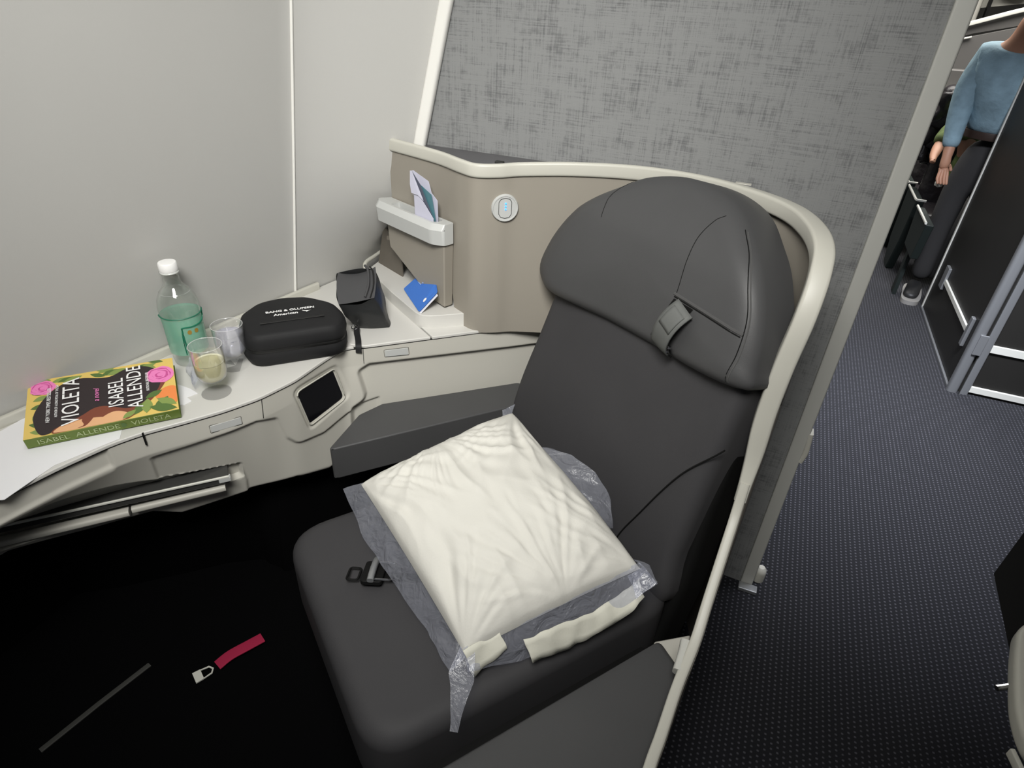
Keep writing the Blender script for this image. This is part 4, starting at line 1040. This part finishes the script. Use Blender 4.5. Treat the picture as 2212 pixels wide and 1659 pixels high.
# forward seat shell and centre seat that shade the near floor (partly in frame at the right)
NC = thing('centre_seat_shell', (.75, .9, 0), 'dark centre seat shell with pale rounded rim, cut by the right frame edge', 'seat shell')
def skirted(poly, z0, z1, sx):
    n = len(poly); vs = [(a + sx, b + .02, z0) for a, b in poly] + [(a, b, z1) for a, b in poly]
    return vs, [list(range(n))[::-1], list(range(n, 2 * n))] + [[i, (i + 1) % n, n + (i + 1) % n, n + i] for i in range(n)]
blk = fillet([(.498, .949), (.57, 1.083), (1.3, 1.083), (1.3, -.4), (.60, -.4), (.50, .50), (.488, .796)], [.006, .006, 0, 0, 0, .02, .02], 4)
mesh('shell_side', *skirted(blk, .20, .62, .30), 'black', NC, smooth=False)
mesh('shell_base', *skirted([(.90, .9), (1.3, .9), (1.3, -.4), (.90, -.4)], 0, .25, .05), 'black', NC, smooth=False)
mesh('shell_rim', *g_sweep(catmull([(.56, .86, .64), (.505, .812, .64), (.488, .77, .64), (.474, .71, .64), (.465, .655, .64), (.470, .61, .64), (.50, .56, .64)], 6), rrect(.020, .028, .008, 4)), 'rim', NC)
mesh('rim_catch', *g_sweep([(.472, .718, .632), (.452, .708, .628)], circ(.004, 8)), 'chrome', NC)
mesh('lower_trim', *g_sweep([(.448, .615, .63), (.455, .585, .63), (.47, .53, .62)], rrect(.006, .014, .002)), 'rim', NC)

# ------------------------------------------------------------------ closet across the aisle
CL = thing('galley_closet', (.94, 2.81, 0), 'tall dark taupe closet with aluminium corner post across the aisle', 'closet')
mesh('closet_body', *g_box(.940, 1.9, 2.815, 3.716, .0, 2.05), 'closet', CL, smooth=False)
mesh('corner_post', *g_sweep([(.947, 2.815, .0), (.947, 2.815, 2.05)], rrect(.040, .040, .014, 4), up=Vector((0, 1, 0))), 'alum', CL)
mesh('corner_post', *g_sweep([(.990, 2.808, .0), (.990, 2.808, 2.05)], rrect(.030, .020, .005, 3), up=Vector((0, 1, 0))), 'alum', CL)
mesh('post_gap', *g_box(.9715, .9745, 2.797, 2.80, .0, 2.05), 'gap', CL, smooth=False)
mesh('hinge_plate', *g_box(.945, .975, 2.788, 2.796, .19, .28), 'alum', CL, bevel=.002)
mesh('kick_strip', *g_box(1.006, 1.9, 2.806, 2.816, .205, .238), 'alumlt', CL, bevel=.002)
mesh('kick_strip', *g_box(.985, 1.9, 2.804, 2.816, .012, .040), 'alumlt', CL, bevel=.002)
mesh('side_rail', *g_box(.930, .940, 2.93, 3.53, .222, .245), 'alumlt', CL, bevel=.002)
mesh('rail_end', *g_box(.926, .940, 3.50, 3.56, .19, .30), 'alum', CL, bevel=.002)
mesh('rail_end', *g_box(.926, .940, 2.90, 2.93, .17, .30), 'alum', CL, bevel=.002)
mesh('edge_strip', *g_box(.934, .942, 3.705, 3.722, 0, 2.05), 'alumlt', CL, bevel=.002)
mesh('skirting', *g_box(.930, .940, 2.84, 3.71, .0, .012), 'alum', CL, bevel=.002)

# ------------------------------------------------------------------ far cabin
def armchair(x, y, label):
    t = thing('cabin_armchair', (x, y, 0), label, 'seat', 'armchairs of the far cabin')
    mesh('seat_cushion', *g_box(x + .05, x + .48, y - .02, y + .31, .24, .39), 'blackleather', t, bevel=.04, seg=3)
    mesh('backrest', *g_box(x + .05, x + .48, y + .27, y + .37, .34, .98), 'blackleather', t, bevel=.045, seg=3)
    mesh('armrest', *g_prism([(y, .448), (y + .35, .448), (y + .33, .14), (y + .24, .0), (y + .12, .0), (y + .04, .20)], x, x + .045, basis=lambda a, b, c: (c, a, b)), 'greenish', t, bevel=.008)
    mesh('armrest_trim', *g_sweep([(x, y + .35, .453), (x, y + .02, .453), (x + .003, y, .453), (x + .05, y, .453)], rrect(.010, .012, .003)), 'alumlt', t)
    return t
c1 = armchair(.797, 4.145, 'black leather armchair beyond the bulkhead, nearer of the two, pale armrest edge')
def copy_tree(o, dx, dy, label):
    r = o.copy(); COL.objects.link(r); r.location = o.location + Vector((dx, dy, 0)); r['label'] = label
    for ch in o.children:
        c = ch.copy(); COL.objects.link(c); c.parent = r; c.matrix_parent_inverse = ch.matrix_parent_inverse.copy()
    return r
copy_tree(c1, .005, .43, 'black leather armchair behind the nearer one, farther down the aisle')
STb = thing('cabin_side_table', (.79, 3.68, 0), 'slim dark side table with pale edge beside the standing person', 'table')
mesh('table_body', *g_prism([(3.67, .448), (4.02, .448), (3.98, .25), (3.72, .25)], .79, .83, basis=lambda a, b, c: (c, a, b)), 'greenish', STb, bevel=.006)
mesh('table_leg', *g_box(.80, .82, 3.84, 3.90, 0, .26), 'greenish', STb)
mesh('table_trim', *g_sweep([(.790, 4.02, .453), (.790, 3.68, .453)], rrect(.010, .012, .003)), 'alumlt', STb)
# pale rimmed shell, tray and bright bin beyond
FS = thing('far_seat_shell', (.9, 5.3, 0), 'grey seat shell with pale sloping rim behind the standing person', 'seat shell')
sv = [(.70, .86), (.745, 1.10), (.765, 1.165), (.80, 1.185), (.93, 1.225), (1.30, 1.33), (1.75, 1.42), (1.75, .0), (.70, .0)]
mesh('shell_panel', *g_prism(sv, 5.12, 5.16, basis=lambda x, z, y: (x, y, z)), 'shellgrey', FS, smooth=False)
mesh('shell_rim', *g_sweep(catmull([(.70, 5.11, .86), (.745, 5.11, 1.10), (.765, 5.11, 1.165), (.80, 5.11, 1.185), (.93, 5.11, 1.225)], 5), rrect(.01, .012, .003), up=Vector((0, 1, 0))), 'alumlt', FS)
mesh('upper_panel', *g_prism([(.76, 1.17), (.79, 1.25), (1.75, 1.55), (1.75, 1.44), (.95, 1.24)], 5.22, 5.26, basis=lambda x, z, y: (x, y, z)), 'shellgrey', FS, smooth=False)
mesh('upper_rim', *g_sweep([(.78, 5.20, 1.245), (1.10, 5.20, 1.36), (1.75, 5.20, 1.575)], rrect(.025, .020, .004), up=Vector((0, 1, 0))), 'alumlt', FS)
mesh('tray_table', *g_box(.815, 1.0, 5.03, 5.10, .925, 1.05), 'shellgrey', FS, bevel=.01)
mesh('tray_latch', *g_box(.81, .85, 5.00, 5.03, .945, .965), 'chrome', FS, bevel=.003)
mesh('tray_shelf', *g_box(.80, 1.0, 4.96, 5.10, .900, .910), 'alumlt', FS, bevel=.002)
OB_ = thing('luggage_bin', (1.2, 6.0, 1.3), 'open cream overhead bin with luggage, top right behind the grey shell', 'bin')
mesh('bin_body', *g_prism([(.78, 1.33), (2.2, 1.55), (2.2, 2.1), (.78, 2.1)], 5.9, 6.0, basis=lambda x, z, y: (x, y, z)), 'rim', OB_, smooth=False)
mesh('bin_divider', *g_box(1.09, 1.105, 5.84, 5.9, 1.28, 1.8), 'black', OB_, smooth=False)
sc_ = mesh('bin_luggage', *g_box(1.13, 1.32, 5.80, 5.89, 1.44, 1.60), 'black', OB_, bevel=.03)
mesh('bin_door', *g_box(.83, 1.05, 5.82, 5.9, 1.22, 1.75), 'cream', OB_, bevel=.03)
# black jacket heap on the first seat
JK = mesh('black_jacket', *g_grid(lambda u, v: (Vector((.775 + .20 * u, 4.43 + .05 * math.cos(3 * v), .60 + .38 * v)) + noise.noise_vector(Vector((u * 5, v * 5, 1))) * .035), 26, 26), 'blackleather', None, angle=180, solid=.05)
finish(JK, 'glossy black quilted jacket draped over the nearer armchair', 'jacket')
o = mesh('white_pouch', *g_lathe([(0, .03), (.014, .028), (.02, .015), (.018, 0), (0, -.008)], (.800, 3.80, .615), 12), 'alumlt', None)
finish(o, 'small crumpled white pouch held in the standing person\'s hand', 'pouch')

# ------------------------------------------------------------------ people
PE = thing('person', (.97, 3.9, 0), 'person in pale blue shirt and dark trousers bending over a seat in the aisle', 'person')
# body: head, neck, arms and hands as one skin
pts = [(.945, 3.875, .93, .07), (.925, 3.86, 1.05, .07), (.895, 3.83, 1.17, .06), (.885, 3.79, 1.255, .05), (.90, 3.765, 1.32, .062), (.905, 3.75, 1.385, .055),
       (.80, 3.84, 1.19, .045), (.775, 3.86, 1.0, .035), (.782, 3.83, .84, .028), (.785, 3.80, .775, .026), (.785, 3.79, .725, .030, .018),
       (1.0, 3.84, 1.19, .045), (1.02, 3.88, 1.0, .035), (.97, 3.98, .85, .028)]
ed = [(0, 1), (1, 2), (2, 3), (3, 4), (4, 5), (2, 6), (6, 7), (7, 8), (8, 9), (9, 10), (2, 11), (11, 12), (12, 13)]
k = len(pts)
for i, (dx, dy) in enumerate(((-.020, -.012), (-.008, -.016), (.006, -.014), (.018, -.008))):
    pts += [(.795 + dx * .8, 3.785 + dy * .6, .69, .009), (.797 + dx * 1.1, 3.77 + dy, .655, .008), (.805 + dx, 3.76 + dy, .632, .006)]
    ed += [(10, k), (k, k + 1), (k + 1, k + 2)]; k += 3
pts += [(.815, 3.80, .715, .009), (.828, 3.795, .69, .008)]; ed += [(10, k), (k, k + 1)]
skin_mesh('body', pts, ed, 'skin', PE)
skin_mesh('shirt', [(.95, 3.88, .86, .145, .11), (.94, 3.865, .96, .14, .11), (.915, 3.845, 1.08, .165, .15), (.89, 3.82, 1.19, .15, .13), (.885, 3.80, 1.24, .07),
                    (.80, 3.84, 1.19, .08), (.772, 3.86, 1.04, .064), (.775, 3.85, .93, .052), (.783, 3.82, .83, .042), (.785, 3.805, .79, .038), (1.0, 3.85, 1.19, .08), (1.025, 3.89, 1.0, .062), (.985, 3.97, .88, .05)],
          [(0, 1), (1, 2), (2, 3), (3, 4), (3, 5), (5, 6), (6, 7), (7, 8), (8, 9), (3, 10), (10, 11), (11, 12)], 'shirt', PE)
skin_mesh('trousers', [(.97, 3.90, .86, .125, .105), (.965, 3.90, .78, .13, .11), (.915, 3.905, .62, .075), (.905, 3.91, .42, .060), (.915, 3.92, .08, .055),
                       (1.03, 3.90, .62, .075), (1.045, 3.88, .42, .060), (1.06, 3.90, .08, .055)], [(0, 1), (1, 2), (2, 3), (3, 4), (1, 5), (5, 6), (6, 7)], 'trousers', PE)
mesh('belt', *g_sweep([(.965 + .13 * math.cos(a), 3.895 + .115 * math.sin(a), .865) for a in [2 * math.pi * i / 24 for i in range(24)]], rrect(.008, .035, .002), closed=True), 'belt', PE)
skin_mesh('hair', [(.908, 3.765, 1.395, .055), (.925, 3.78, 1.375, .055), (.93, 3.785, 1.35, .045)], chain(3), 'hair', PE)
for (x, y) in ((.915, 3.90), (1.06, 3.93)):
    s_ = skin_mesh('shoe', [(x, y + .06, .045, .038, .035), (x - .01, y, .045, .040, .036), (x - .03, y - .09, .038, .042, .028), (x - .045, y - .15, .030, .035, .02)], chain(4), 'shoe', PE)
    mesh('shoe_sole', *g_prism([tuple(p[:2]) for p in catmull([(x - .035, y + .09, 0), (x + .035, y + .09, 0), (x + .03, y - .05, 0), (x - .005, y - .175, 0), (x - .075, y - .17, 0), (x - .07, y - .06, 0)], 4, closed=True)], .0, .022), 'sole', s_)
# seated person behind the jacket
PS = thing('person', (1.03, 4.35, .39), 'seated person mostly hidden, only an olive camouflage sleeve and hand showing', 'person')
skin_mesh('body', [(1.05, 4.34, .46, .10), (1.05, 4.36, .65, .10), (1.05, 4.36, .82, .08), (1.05, 4.35, .90, .045), (1.05, 4.33, .99, .07), (.93, 4.33, .82, .045), (.86, 4.27, .80, .035), (.81, 4.20, .73, .030), (.795, 4.14, .70, .024), (.785, 4.10, .685, .016), (.78, 4.06, .675, .010), (.795, 4.07, .67, .009), (1.02, 4.16, .45, .07), (1.0, 4.06, .30, .05)],
          [(0, 1), (1, 2), (2, 3), (3, 4), (2, 5), (5, 6), (6, 7), (7, 8), (8, 9), (9, 10), (9, 11), (0, 12), (12, 13)], 'skin', PS)
skin_mesh('jacket', [(1.05, 4.34, .46, .13), (1.05, 4.36, .65, .13), (1.05, 4.36, .82, .11), (.93, 4.33, .83, .075), (.86, 4.27, .81, .062), (.812, 4.205, .735, .048)], [(0, 1), (1, 2), (2, 3), (3, 4), (4, 5)], 'camo', PS)
skin_mesh('trousers', [(1.05, 4.32, .46, .11), (1.02, 4.16, .46, .085), (1.0, 4.06, .30, .06), (1.0, 4.05, .05, .05)], chain(4), 'trousers', PS)
skin_mesh('hair', [(1.05, 4.33, 1.03, .07), (1.05, 4.36, .98, .065)], chain(2), 'hair', PS)
